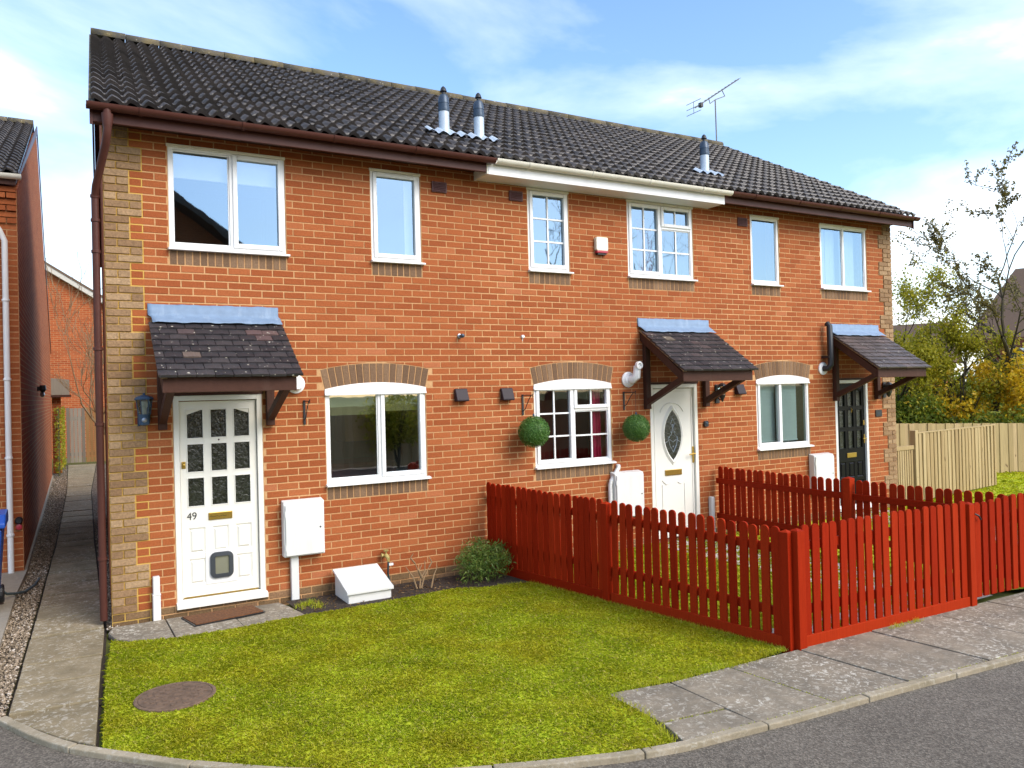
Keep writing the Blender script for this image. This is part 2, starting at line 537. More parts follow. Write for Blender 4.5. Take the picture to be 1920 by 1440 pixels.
# ------------------------------------------------------------------ mesh helpers
class MB:
    def __init__(s):
        s.v, s.f = [], []

    def add(s, verts, faces):
        o = len(s.v)
        s.v += [tuple(v) for v in verts]
        s.f += [tuple(i + o for i in f) for f in faces]
        return s

    def box(s, x0, x1, y0, y1, z0, z1):
        return s.add([(x0, y0, z0), (x1, y0, z0), (x1, y1, z0), (x0, y1, z0), (x0, y0, z1), (x1, y0, z1), (x1, y1, z1), (x0, y1, z1)],
                     [(0, 3, 2, 1), (4, 5, 6, 7), (0, 1, 5, 4), (1, 2, 6, 5), (2, 3, 7, 6), (3, 0, 4, 7)])

    def frame(s, x0, x1, z0, z1, w, y0, y1, wb=None):
        """rectangular ring in the xz plane, pieces butted end to end"""
        wb = w if wb is None else wb
        s.box(x0, x0 + w, y0, y1, z0, z1)
        s.box(x1 - w, x1, y0, y1, z0, z1)
        s.box(x0 + w, x1 - w, y0, y1, z1 - w, z1)
        s.box(x0 + w, x1 - w, y0, y1, z0, z0 + wb)
        return s

    def prism_xz(s, pts, y0, y1):
        """polygon (counter-clockwise seen from -y) extruded along y"""
        n = len(pts)
        v = [(x, y0, z) for x, z in pts] + [(x, y1, z) for x, z in pts]
        f = [tuple(range(n)), tuple(range(2 * n - 1, n - 1, -1))]
        f += [(i, i + n, (i + 1) % n + n, (i + 1) % n) for i in range(n)]
        return s.add(v, f)

    def prism_yz(s, pts, x0, x1):
        n = len(pts)
        v = [(x0, y, z) for y, z in pts] + [(x1, y, z) for y, z in pts]
        f = [tuple(range(n))[::-1], tuple(range(n, 2 * n))]
        f += [(i, (i + 1) % n, (i + 1) % n + n, i + n) for i in range(n)]
        return s.add(v, f)

    def prism_xy(s, pts, z0, z1):
        n = len(pts)
        v = [(x, y, z0) for x, y in pts] + [(x, y, z1) for x, y in pts]
        f = [tuple(range(n))[::-1], tuple(range(n, 2 * n))]
        f += [(i, (i + 1) % n, (i + 1) % n + n, i + n) for i in range(n)]
        return s.add(v, f)

    def beam(s, a, b, w, h, up=(0, 0, 1)):
        a, b = Vector(a), Vector(b)
        d = (b - a).normalized()
        sd = d.cross(Vector(up))
        if sd.length < 1e-4:
            sd = d.cross(Vector((1, 0, 0)))
        sd.normalize()
        u = sd.cross(d)
        v = []
        for q in (a, b):
            for i, j in ((-1, -1), (1, -1), (1, 1), (-1, 1)):
                v.append(q + sd * (i * w / 2) + u * (j * h / 2))
        return s.add(v, [(0, 3, 2, 1), (4, 5, 6, 7), (0, 1, 5, 4), (1, 2, 6, 5), (2, 3, 7, 6), (3, 0, 4, 7)])

    def tube(s, pts, rad, seg=12, cap=True):
        pts = [Vector(p) for p in pts]
        rad = rad if isinstance(rad, (list, tuple)) else [rad] * len(pts)
        v, f = [], []
        ref = None
        for i, p in enumerate(pts):
            a = pts[max(i - 1, 0)]
            b = pts[min(i + 1, len(pts) - 1)]
            d = (b - a).normalized()
            if ref is None or abs(d.dot(ref)) > 0.98:
                ref = Vector((0, 0, 1)) if abs(d.z) < 0.9 else Vector((1, 0, 0))
            x = d.cross(ref).normalized()
            ref = x.cross(d)
            y = ref
            for k in range(seg):
                t = 2 * math.pi * k / seg
                v.append(p + (x * math.cos(t) + y * math.sin(t)) * rad[i])
        for i in range(len(pts) - 1):
            for k in range(seg):
                k2 = (k + 1) % seg
                f.append((i * seg + k, i * seg + k2, (i + 1) * seg + k2, (i + 1) * seg + k))
        if cap:
            f.append(tuple(range(seg))[::-1])
            f.append(tuple(range((len(pts) - 1) * seg, len(pts) * seg)))
        return s.add(v, f)

    def lathe(s, c, prof, axis='z', seg=20):
        """prof: list of (radius, along)"""
        v, f = [], []
        for r, h in prof:
            for k in range(seg):
                t = 2 * math.pi * k / seg
                a, b = r * math.cos(t), r * math.sin(t)
                v.append({'z': (c[0] + a, c[1] + b, c[2] + h), 'y': (c[0] + a, c[1] - h, c[2] + b),
                          'x': (c[0] + h, c[1] + a, c[2] + b)}[axis])
        for i in range(len(prof) - 1):
            for k in range(seg):
                k2 = (k + 1) % seg
                f.append((i * seg + k, i * seg + k2, (i + 1) * seg + k2, (i + 1) * seg + k))
        f.append(tuple(range(seg))[::-1])
        f.append(tuple(range((len(prof) - 1) * seg, len(prof) * seg)))
        return s.add(v, f)

    def mesh(s, name, mat=None, smooth=False):
        me = bpy.data.meshes.new(name)
        me.from_pydata(s.v, [], s.f)
        if mat:
            me.materials.append(M[mat])
        if smooth:
            me.polygons.foreach_set('use_smooth', [True] * len(me.polygons))
        me.update()
        return me

    def build(s, name, mat, parent=None, smooth=False, bevel=0.0):
        o = bpy.data.objects.new(name, s.mesh(name, mat, smooth))
        COL.objects.link(o)
        attach(o, parent)
        if bevel:
            b = o.modifiers.new('bevel', 'BEVEL')
            b.width = bevel
            b.segments = 2
            b.limit_method = 'ANGLE'
            b.angle_limit = math.radians(40)
        if smooth:
            sm = o.modifiers.new('split', 'EDGE_SPLIT')
            sm.split_angle = math.radians(38)
        return o


def attach(o, parent):
    if parent is not None:
        o.parent = parent
        if parent.type == 'EMPTY':
            o.matrix_parent_inverse = Matrix.Translation(-Vector(parent.location))
    return o


def tag(o, label=None, cat=None, group=None, kind=None):
    if label:
        o['label'] = label
    if cat:
        o['category'] = cat
    if group:
        o['group'] = group
    if kind:
        o['kind'] = kind
    return o


def thing(name, loc, label, cat, group=None):
    o = bpy.data.objects.new(name, None)
    o.empty_display_size = 0.1
    o.location = loc
    COL.objects.link(o)
    return tag(o, label, cat, group)


def inst(name, me, parent, loc=(0, 0, 0), rot=None):
    o = bpy.data.objects.new(name, me)
    COL.objects.link(o)
    attach(o, parent)
    o.location = loc
    if rot:
        o.rotation_euler = rot
    return o


def np_mesh(name, verts, faces, mat, parent=None, kind=None, nper=None):
    """verts (n,3), faces (m,k) numpy"""
    me = bpy.data.meshes.new(name)
    k = faces.shape[1]
    me.vertices.add(len(verts))
    me.vertices.foreach_set('co', verts.astype(np.float32).ravel())
    me.loops.add(faces.size)
    me.loops.foreach_set('vertex_index', faces.astype(np.int32).ravel())
    me.polygons.add(len(faces))
    me.polygons.foreach_set('loop_start', np.arange(0, faces.size, k, dtype=np.int32))
    me.polygons.foreach_set('loop_total', np.full(len(faces), k, dtype=np.int32))
    me.materials.append(M[mat])
    me.update(calc_edges=True)
    o = bpy.data.objects.new(name, me)
    COL.objects.link(o)
    attach(o, parent)
    if kind:
        o['kind'] = kind
    return o


def unit(a):
    return a / np.maximum(np.linalg.norm(a, axis=-1, keepdims=True), 1e-9)


def leaf_quads(P, Nn, ln, wd):
    """diamond leaves at P with normals Nn"""
    n = len(P)
    t = unit(np.cross(Nn, rng.normal(size=(n, 3))))
    b = np.cross(Nn, t)
    ln = np.broadcast_to(np.asarray(ln, float).reshape(-1, 1), (n, 1))
    wd = np.broadcast_to(np.asarray(wd, float).reshape(-1, 1), (n, 1))
    V = np.stack([P - t * ln / 2, P + b * wd / 2, P + t * ln / 2, P - b * wd / 2], 1).reshape(-1, 3)
    return V, np.arange(4 * n).reshape(-1, 4)


def pip(poly, x, y):
    poly = np.asarray(poly)
    ins = np.zeros(len(x), bool)
    j = len(poly) - 1
    for i in range(len(poly)):
        xi, yi = poly[i]
        xj, yj = poly[j]
        c = ((yi > y) != (yj > y)) & (x < (xj - xi) * (y - yi) / (yj - yi + 1e-12) + xi)
        ins ^= c
        j = i
    return ins


# ------------------------------------------------------------------ the ground
def sheet(name, poly, z, mat, kind='structure', label=None):
    me = MB().add([(x, y, z) for x, y in poly], [tuple(range(len(poly)))]).mesh(name, mat)
    o = bpy.data.objects.new(name, me)
    COL.objects.link(o)
    if kind:
        o['kind'] = kind
    return o


sheet('ground', [(-500, -500), (500, -500), (500, 500), (-500, 500)], -0.06, 'field')

kerb_line = [(-0.80, -2.02), (-0.58, -2.48), (-0.40, -2.78), (-0.21, -3.0), (-0.01, -3.21), (0.22, -3.46), (0.60, -3.80), (1.05, -4.14),
             (1.50, -4.39), (1.92, -4.57), (2.45, -4.76), (2.82, -4.84), (3.70, -4.92), (4.70, -4.98), (5.97, -5.08), (9.0, -5.32), (14, -5.7)]
rd = [(14, -40), (-40, -40), (-40, 1.0), (-1.6, 1.0), (-1.2, -1.2)] + [(x, y) for x, y in kerb_line]
sheet('road', rd[::-1] if False else rd, -0.035, 'asphalt')


def offset_line(pts, d):
    out = []
    for i, p in enumerate(pts):
        a = Vector(pts[max(i - 1, 0)])
        b = Vector(pts[min(i + 1, len(pts) - 1)])
        t = (b - a).normalized()
        out.append((p[0] - t.y * d, p[1] + t.x * d))
    return out


def resample(pts, step):
    out = [Vector(pts[0])]
    acc = 0.0
    for a, b in zip(pts[:-1], pts[1:]):
        a, b = Vector(a), Vector(b)
        L = (b - a).length
        t = step - acc
        while t < L:
            out.append(a + (b - a) * (t / L))
            t += step
        acc = L - (t - step)
    out.append(Vector(pts[-1]))
    return out


kl = [tuple(v) for v in resample(kerb_line, 0.15)]
ki = offset_line(kl, 0.065)
kerb = MB()
kerb.prism_xy([(0, 0)] * 0 or [(-0.86, -1.95), (-0.82, -1.99), (-0.82, -1.9)], -0.05, 0.0)
kerb_o = kerb.build('kerb', 'kerb_stone')
kerb_o['kind'] = 'structure'
i = 0
while i < len(kl) - 1:
    n = 6
    a, b = kl[i:i + n + 1], ki[i:i + n + 1]
    if len(a) > 1:
        jz = random.uniform(-0.004, 0.004)
        e = 0.004
        o_ = [Vector(q) for q in a]
        i_ = [Vector(q) for q in b]
        d0 = (o_[1] - o_[0]).normalized() * e
        d1 = (o_[-1] - o_[-2]).normalized() * e
        o_[0] += d0; i_[0] += d0; o_[-1] -= d1; i_[-1] -= d1
        MB().prism_xy([tuple(q) for q in o_] + [tuple(q) for q in reversed(i_)], -0.06, 0.004 + jz).build('kerb_stone', 'kerb_stone', kerb_o, bevel=0.008)
    i += n

lawn_poly = [(-0.03, -0.52), (0.08, -0.62), (0.48, -0.765), (1.1, -0.75), (1.66, -0.70), (1.9, -0.72), (2.7, -0.66), (3.3, -0.62), (3.75, -0.80), (4.12, -0.90),
             (4.40, -2.4), (4.66, -3.95), (4.2, -4.0), (3.5, -3.99), (3.05, -3.93), (2.90, -3.98), (2.93, -4.3), (2.80, -4.74)] + \
            [p for p in ki[::-1] if -0.17 < p[0] < 2.75] + [(-0.19, -2.9), (-0.12, -1.6)]
turf = sheet('lawn', lawn_poly, -0.008, 'turf')
garden_poly = [(4.12, -0.05), (4.8, -3.92), (7.0, -4.0), (7.9, -3.9), (7.8, -0.05)]
right_poly = [(7.9, -0.05), (7.95, -3.95), (9.0, -4.25), (22, -4.6), (22, 3.5), (12.05, 3.5), (12.05, -0.05)]
sheet('lawn_behind_fence', garden_poly, -0.012, 'turf')
sheet('lawn_far_garden', right_poly, -0.014, 'turf')


def grass_mesh(name, poly, n, h, w, label, z0=-0.008, hole=None):
    poly = np.array(poly)
    lo, hi = poly.min(0), poly.max(0)
    P = rng.uniform(lo, hi, size=(int(n * 1.9), 2))
    P = P[pip(poly, P[:, 0], P[:, 1])]
    if hole is not None:
        d = np.hypot(P[:, 0] - hole[0], P[:, 1] - hole[1])
        P = P[d > hole[2]]
    P = P[:n]
    n = len(P)
    base = np.c_[P, np.full(n, z0)]
    ang = rng.uniform(0, 2 * np.pi, n)
    lean = rng.uniform(0.6, 2.1, n)
    # clumps vary in height
    cl = 0.75 + 0.5 * (np.sin(P[:, 0] * 7.1 + 1.3 * np.sin(P[:, 1] * 5)) * np.cos(P[:, 1] * 6.3 + P[:, 0] * 2) * 0.5 + 0.5)
    hh = rng.uniform(*h, n) * cl
    dx = np.c_[np.cos(ang), np.sin(ang), np.zeros(n)]
    sx = np.c_[-np.sin(ang), np.cos(ang), np.zeros(n)] * rng.uniform(*w, n)[:, None] / 2
    up = np.array([0, 0, 1.0])
    mid = base + up * (hh * 0.6)[:, None] + dx * (hh * lean * 0.35)[:, None]
    tip = base + up * (hh * (1 - 0.3 * lean))[:, None] + dx * (hh * lean)[:, None]
    V = np.stack([base - sx, base + sx, mid + sx * 0.8, tip, mid - sx * 0.8], 1).reshape(-1, 3)
    F = np.arange(5 * n).reshape(-1, 5)
    o = np_mesh(name, V, F, 'grass')
    return tag(o, label, 'grass', None, 'stuff')


grass_mesh('grass', lawn_poly, 150000, (0.008, 0.024), (0.0045, 0.009), 'short yellowish green lawn grass in front of door 49', hole=(0.30, -2.27, 0.265))
grass_mesh('grass', garden_poly, 26000, (0.02, 0.05), (0.006, 0.011), 'green grass of the small garden inside the red picket fences', -0.012)
grass_mesh('grass', right_poly, 26000, (0.03, 0.07), (0.010, 0.020), 'green grass by the timber fence beyond the black door', -0.014)
edge = resample(lawn_poly[8:18], 0.05)


def tufts(name, pts, per, spread, h, label):
    V, F = [], []
    P = np.array([(p[0], p[1]) for p in pts for _ in range(per)])
    P = P + rng.normal(0, spread, P.shape)
    n = len(P)
    base = np.c_[P, np.full(n, -0.01)]
    ang = rng.uniform(0, 2 * np.pi, n)
    hh = rng.uniform(*h, n)
    dx = np.c_[np.cos(ang), np.sin(ang), np.zeros(n)]
    sx = np.c_[-np.sin(ang), np.cos(ang), np.zeros(n)] * 0.0028
    tip = base + dx * (hh * rng.uniform(0.2, 0.9, n))[:, None] + np.array([0, 0, 1.0]) * (hh * 0.8)[:, None]
    V = np.stack([base - sx, base + sx, tip], 1).reshape(-1, 3)
    return tag(np_mesh(name, V, np.arange(3 * n).reshape(-1, 3), 'grass'), label, 'grass', None, 'stuff')


# ------------------------------------------------------------------ paving
def slabs(name, quads, mat, top=0.0, gap=0.006):
    base = MB()
    xs = [p[0] for q in quads for p in q]
    ys = [p[1] for q in quads for p in q]
    root = None
    mb = MB()
    for q in quads:
        mb.prism_xy(q, -0.058, -0.044)
    root = mb.build(name, 'soil')
    root['kind'] = 'structure'
    for q in quads:
        c = sum((Vector(p) for p in q), Vector((0, 0))) / len(q)
        qq = []
        for p in q:
            d = c - Vector(p)
            qq.append(tuple(Vector(p) + d.normalized() * gap * 1.3))
        tz = random.uniform(-0.005, 0.004)
        m = MB().prism_xy(qq, -0.05, top + tz)
        m.v = [(x, y, z + (random.uniform(-0.003, 0.003) if z > -0.04 else 0)) for x, y, z in m.v]
        m.build('paving_slab', mat, root, bevel=0.006)
    return root


pv = []
bx = [2.88, 3.42, 4.0, 4.74, 5.62, 6.50, 7.30, 8.15, 9.0, 9.9]
for a, b in zip(bx[:-1], bx[1:]):
    fy = lambda x: -4.0 - 0.02 * max(0, x - 4) if x > 3.0 else -3.93
    ky = lambda x: float(np.interp(x, [p[0] for p in ki], [p[1] for p in ki])) + 0.004
    sk = 0.10
    if b < 3.5:
        pv.append([(a + 0.03, -4.50), (b, -4.56), (b, fy(b)), (a + 0.02, fy(a))])
        pv.append([(a - 0.03, ky(a)), (b + 0.02, ky(b)), (b, -4.565), (a + 0.03, -4.51)])
    else:
        pv.append([(a + sk * (a > 3.5), ky(a + sk)), (b + sk, ky(b + sk)), (b, fy(b)), (a, fy(a))])
slabs('pavement', pv, 'slab_grey', 0.0, 0.008)

pl = []
ys = [-3.0, -2.05, -1.45, -0.9, -0.05, 0.6, 1.15, 1.7, 2.28, 2.95, 3.6, 4.35, 4.95, 5.5, 6.2, 6.9, 7.6, 8.4, 9.2, 10.1, 11, 12, 13, 14.2, 15.4, 16.6, 18, 19.5, 21, 22.5]
lx = lambda y: float(np.interp(y, [-3.0, -2.06, 0.12, 5.3, 13, 23], [-0.82, -0.755, -0.68, -0.52, -0.36, -0.30]))
rx = lambda y: float(np.interp(y, [-3.0, -0.3, 0.05, 5.3, 13, 23], [-0.22, -0.06, -0.045, 0.02, 0.17, 0.6]))
for a, b in zip(ys[:-1], ys[1:]):
    if a < -2.9:
        pl.append([(-0.735, -2.07), (-0.60, -2.34), (-0.42, -2.65), (-0.215, -2.90), (rx(-2.05), -2.02)])
    else:
        rr = rx if a > 0 else rx
        pl.append([(lx(a), a + 0.03), (rr(a), a), (rr(b), b), (lx(b), b + 0.03)])
slabs('path', pl, 'slab_tan', 0.004, 0.027)

st = [[(-0.05, -0.24), (0.0, -0.50), (0.10, -0.60), (0.47, -0.755), (0.46, -0.06), (0.0, -0.06)],
      [(0.47, -0.755), (1.07, -0.745), (1.03, -0.06), (0.46, -0.06)], [(1.07, -0.745), (1.66, -0.69), (1.60, -0.25), (1.55, -0.06), (1.03, -0.06)]]
slabs('door_step', st, 'slab_grey', -0.002)

# concrete paths of the other two gardens
sheet('garden_path', [(6.55, -0.05), (6.6, -4.0), (7.55, -4.0), (7.55, -0.05)], 0.004, 'concrete_pale')['kind'] = 'structure'
sheet('garden_path_far', [(10.35, -0.05), (10.2, -4.2), (11.2, -4.25), (11.5, -0.05)], 0.004, 'concrete_pale')['kind'] = 'structure'
sheet('garden_path_front', [(4.85, -3.55), (4.86, -3.9), (6.5, -3.95), (6.5, -3.55)], 0.006, 'concrete_pale')['kind'] = 'structure'

# gravel strips beside the alley path
gl = [(-0.92, -1.95), (-0.82, -2.0)] + [(lx(y), y) for y in (-2.0, 0.1, 5.3, 13, 22.5)] + [(-0.7, 22.5), (-0.80, 4.0), (-0.85, 2.0), (-0.9, -0.4)]
sheet('gravel_strip', gl, -0.02, 'gravel')
gr = [(rx(y), y) for y in (-0.1, 0.05, 5.3, 10, 13, 22)] + [(1.6, 22), (1.2, 10), (0.45, 8.5), (0.06, -0.1)]
sheet('gravel_strip_right', gr, -0.02, 'gravel')


def pebbles(name, poly, n, r, label):
    poly = np.array(poly)
    P = rng.uniform(poly.min(0), poly.max(0), size=(n * 6, 2))
    P[:, 1] = poly[:, 1].min() + (P[:, 1] - poly[:, 1].min()) * rng.uniform(0, 1, len(P)) ** 0.8
    P = P[pip(poly, P[:, 0], P[:, 1])][:n]
    n = len(P)
    s = rng.uniform(*r, n)
    oc = np.array([(1, 0, 0), (0, 1, 0), (-1, 0, 0), (0, -1, 0), (0, 0, .7), (0, 0, -.7)])
    F = np.array([(0, 1, 4), (1, 2, 4), (2, 3, 4), (3, 0, 4), (1, 0, 5), (2, 1, 5), (3, 2, 5), (0, 3, 5)])
    V = oc[None] * s[:, None, None] * rng.uniform(0.7, 1.3, (n, 6, 1))
    a = rng.uniform(0, 6.28, n)
    c, si = np.cos(a)[:, None], np.sin(a)[:, None]
    V = np.stack([V[..., 0] * c - V[..., 1] * si, V[..., 0] * si + V[..., 1] * c, V[..., 2]], -1)
    V += np.c_[P, np.full(n, -0.014) + rng.uniform(0, 0.008, n)][:, None]
    FF = (F[None] + (np.arange(n) * 6)[:, None, None]).reshape(-1, 3)
    return tag(np_mesh(name, V.reshape(-1, 3), FF, 'pebble'), label, 'gravel', None, 'stuff')


pebbles('gravel', gl, 9000, (0.006, 0.016), 'loose brown gravel between the alley path and the left house')
pebbles('gravel', gr[:4] + gr[-2:], 1500, (0.006, 0.014), 'loose brown gravel along the side of house 49')

sheet('flower_bed', [(1.62, -0.06), (1.64, -0.68), (1.9, -0.73), (2.7, -0.67), (3.3, -0.63), (3.75, -0.81), (4.14, -0.93), (4.05, -0.06)], -0.006, 'soil')

# ------------------------------------------------------------------ the terrace: numbers
Z0 = 3.4726                # top of the first full course under the upper sills
CO, ST = 0.075, 0.225      # course height, stretcher pitch
XEND = 11.925
UP = (Z0 + 2 * CO, Z0 + 16 * CO)
LO = (Z0 - 31 * CO, Z0 - 17 * CO)
DR = (0.0976, Z0 - 17 * CO)
WINDOWS = {'a1': (0.575, 1.725, *UP), 'a2': (2.675, 3.28, *UP), 'b1': (4.73, 5.345, *UP), 'b2': (6.295, 7.465, *UP), 'c1': (8.61, 9.21, *UP),
           'c2': (10.15, 11.285, *UP), 'a3': (2.105, 3.285, *LO), 'b3': (4.755, 5.945, *LO), 'c3': (8.64, 9.79, *LO)}
DOORS = {'a': (0.575, 1.435, *DR), 'b': (6.605, 7.465, *DR), 'c': (10.40, 11.215, *DR)}
OPEN = list(WINDOWS.values()) + list(DOORS.values())
PARTY = [0, 3.975, 7.95, XEND]
LAB = ['end terrace house with brown gutter and white nine-pane door numbered 49',
       'middle terrace house with white gutter and white door with oval dark glass',
       'end terrace house with glossy black panelled door at the far right']
NAMES = 'terrace_house'
H = []
for i in range(3):
    H.append(thing(NAMES, (PARTY[i], 0, 0), LAB[i], 'house', 'brick terrace houses'))


def house_of(x):
    return 0 if x < PARTY[1] else 1 if x < PARTY[2] else 2


# --- wall: mortar sheet with openings, reveals, side and rear walls
WALLS = []
YM = 0.0035
ZT, ZB = 4.84, -0.1
for i in range(3):
    xa, xb = PARTY[i], PARTY[i + 1]
    mb = MB()
    ops = [o for o in OPEN if xa <= (o[0] + o[1]) / 2 < xb]
    xs = sorted({xa, xb, *[o[0] for o in ops], *[o[1] for o in ops]})
    zs = sorted({ZB, ZT, *[o[2] for o in ops], *[o[3] for o in ops]})
    for x0, x1 in zip(xs[:-1], xs[1:]):
        for z0, z1 in zip(zs[:-1], zs[1:]):
            cx, cz = (x0 + x1) / 2, (z0 + z1) / 2
            if any(o[0] < cx < o[1] and o[2] < cz < o[3] for o in ops):
                continue
            mb.add([(x0, YM, z0), (x1, YM, z0), (x1, YM, z1), (x0, YM, z1)], [(0, 1, 2, 3)])
    for o in ops:
        x0, x1, z0, z1 = o
        D = 0.27
        mb.add([(x0, YM, z0), (x1, YM, z0), (x1, YM, z1), (x0, YM, z1), (x0, D, z0), (x1, D, z0), (x1, D, z1), (x0, D, z1)],
               [(0, 4, 5, 1), (1, 5, 6, 2), (2, 6, 7, 3), (3, 7, 4, 0)])
    w = mb.build('wall', 'mortar', H[i])
    WALLS.append(w)
    rear = MB().box(xa + (0.30 if i == 0 else 0.001), xb - 0.001, 7.92, 8.12, -0.1, 4.86)
    rear.build('rear_wall', 'brickwork_front', H[i])
for hx, i in ((0.0, 0), (XEND - 0.2, 2)):
    m = MB().prism_yz([(0.012, -0.1), (7.91, -0.1), (7.91, 4.88), (4.18, 7.1), (0.012, 4.88)], hx, hx + 0.2)
    m.v = [(x + 0.036 * (y - 0.012), y, z) for x, y, z in m.v]
    m.build('gable_wall', 'brickwork_side', H[i])

# --- arches over the ground floor windows
ARCH = []
for k in ('a3', 'b3', 'c3'):
    x0, x1, z0, z1 = WINDOWS[k]
    xc, hw, rise = (x0 + x1) / 2, (x1 - x0) / 2 + 0.003, 0.065
    Rr = hw * hw / (2 * rise) + rise / 2
    ARCH.append((k, xc, hw, z1 + 0.004, Rr, rise))


def clip_poly(poly, px, pz, nx, nz):
    """keep the side where (p - P).n >= 0"""
    out = []
    for a, b in zip(poly, poly[1:] + poly[:1]):
        da = (a[0] - px) * nx + (a[1] - pz) * nz
        db = (b[0] - px) * nx + (b[1] - pz) * nz
        if da >= 0:
            out.append(a)
        if da * db < 0:
            t = da / (da - db)
            out.append((a[0] + (b[0] - a[0]) * t, a[1] + (b[1] - a[1]) * t))
    return out


J = 0.0061
AH = 0.215
bricks = {0: [], 1: [], 2: []}      # (poly or rect, material, y)
kmin, kmax = -18, 46
for k in range(kmin, kmax + 1):
    zt = Z0 - k * CO
    zb = zt - CO
    if zb > 4.80 or zt < -0.08:
        continue
    off = 0.0 if k % 2 == 0 else ST / 2
    blk = (k // 3) % 2                 # 0 narrow, 1 wide quoin block
    q = ST if blk == 0 else ST * 1.5
    xs = [0.0] + [off + n * ST for n in range(0, 55) if 0.01 < off + n * ST < XEND - 0.01] + [XEND]
    xs = sorted(set(xs) | {round(q, 4), round(XEND - q, 4)})
    xs = [x for n, x in enumerate(xs) if n == 0 or x - xs[n - 1] > 0.02]
    plinth = zt < 0.0976 + 0.01
    for xa, xb in zip(xs[:-1], xs[1:]):
        segs = [(xa, xb)]
        for (o0, o1, oz0, oz1) in OPEN:
            lo_, hi_ = oz0, oz1
            if (o0, o1, oz0, oz1) in WINDOWS.values():
                lo_ = oz0 - 2 * CO            # soldier sill
            if zb >= hi_ - 0.004 or zt <= lo_ + 0.004:
                continue
            new = []
            for s0, s1 in segs:
                if s1 <= o0 or s0 >= o1:
                    new.append((s0, s1))
                else:
                    if s0 < o0 - 0.03:
                        new.append((s0, o0 - 0.002))
                    if s1 > o1 + 0.03:
                        new.append((o1 + 0.002, s1))
            segs = new
        for s0, s1 in segs:
            cx = (s0 + s1) / 2
            quoin = cx < q or cx > XEND - q
            mat = 'brick_plinth' if plinth else 'brick_brown' if quoin else 'brick_red'
            y = -0.012 if quoin and not plinth else 0.0
            if plinth:
                y = -0.003
            poly = [(s0 + J, zb + J), (s1 - J, zb + J), (s1 - J, zt - J), (s0 + J, zt - J)]
            rect = True
            for (_, xc, hw, zs_, Rr, rise) in ARCH:
                zc = zs_ + rise - Rr
                Ro = Rr + AH + 0.008
                mz = (zt + zb) / 2
                ang = math.asin(min(0.99, hw / Rr))
                if abs(cx - xc) < hw + 0.25 and zs_ - 0.08 < mz < zs_ + rise + AH + 0.08:
                    sgn = 1 if cx > xc else -1
                    # end line of the arch: radial at angle ang
                    ex, ez = xc + sgn * Rr * math.sin(ang), zc + Rr * math.cos(ang)
                    nx, nz_ = sgn * math.cos(ang), -math.sin(ang)
                    ztip = zc + Ro * math.cos(ang)
                    if abs(cx - xc) > hw and mz < ztip:
                        p2 = clip_poly(poly, ex + sgn * 0.008, ez, nx, nz_)
                    else:
                        a_ = math.asin(max(-0.99, min(0.99, (cx - xc) / Ro)))
                        a_ = max(-ang - 0.02, min(ang + 0.02, a_))
                        p2 = clip_poly(poly, xc + Ro * math.sin(a_), zc + Ro * math.cos(a_), math.sin(a_), math.cos(a_))
                    if len(p2) != len(poly) or any(abs(u[0] - v[0]) + abs(u[1] - v[1]) > 1e-6 for u, v in zip(p2, poly)):
                        rect = False
                    poly = p2
            if len(poly) < 3:
                continue
            w_, h_ = max(p[0] for p in poly) - min(p[0] for p in poly), max(p[1] for p in poly) - min(p[1] for p in poly)
            if w_ < 0.015 or h_ < 0.012:
                continue
            bricks[house_of(cx)].append((poly, mat, y + random.uniform(-0.0015, 0.0015), rect))

camv = Vector((-0.356, -8.446, 2.139))
bcache = {}
for h in range(3):
    def size(b):
        x = sum(p[0] for p in b[0]) / len(b[0])
        z = sum(p[1] for p in b[0]) / len(b[0])
        d = Vector((x, 0, z)) - camv
        w_ = max(p[0] for p in b[0]) - min(p[0] for p in b[0])
        hh = max(p[1] for p in b[0]) - min(p[1] for p in b[0])
        return -w_ * hh / d.dot(F_) ** 3
    bl = sorted(bricks[h], key=size)
    rest = {}
    for n, (poly, mat, y, rect) in enumerate(bl):
        if n < 300 and rect:
            w_, hh = poly[1][0] - poly[0][0], poly[2][1] - poly[1][1]
            key = (round(w_, 3), round(hh, 3), mat)
            if key not in bcache:
                m = MB()
                c = 0.003
                a, b_ = w_ / 2, hh / 2
                m.add([(-a + c, 0, -b_ + c), (a - c, 0, -b_ + c), (a - c, 0, b_ - c), (-a + c, 0, b_ - c),
                       (-a, c, -b_), (a, c, -b_), (a, c, b_), (-a, c, b_), (-a, 0.03, -b_), (a, 0.03, -b_), (a, 0.03, b_), (-a, 0.03, b_)],
                      [(0, 1, 2, 3)] + [(i, i + 4, (i + 1) % 4 + 4, (i + 1) % 4) for i in range(4)] + [(i + 4, i + 8, (i + 1) % 4 + 8, (i + 1) % 4 + 4) for i in range(4)])
                bcache[key] = m.mesh('brick', mat)
            inst('brick', bcache[key], WALLS[h], ((poly[0][0] + poly[1][0]) / 2 + random.uniform(-.0008, .0008), y, (poly[0][1] + poly[2][1]) / 2 + random.uniform(-.0008, .0008)))
        else:
            rest.setdefault(mat, MB()).prism_xz(poly, y, 0.03)
    for mat, mb in rest.items():
        tag(mb.build('bricks', mat, WALLS[h]), kind='stuff')

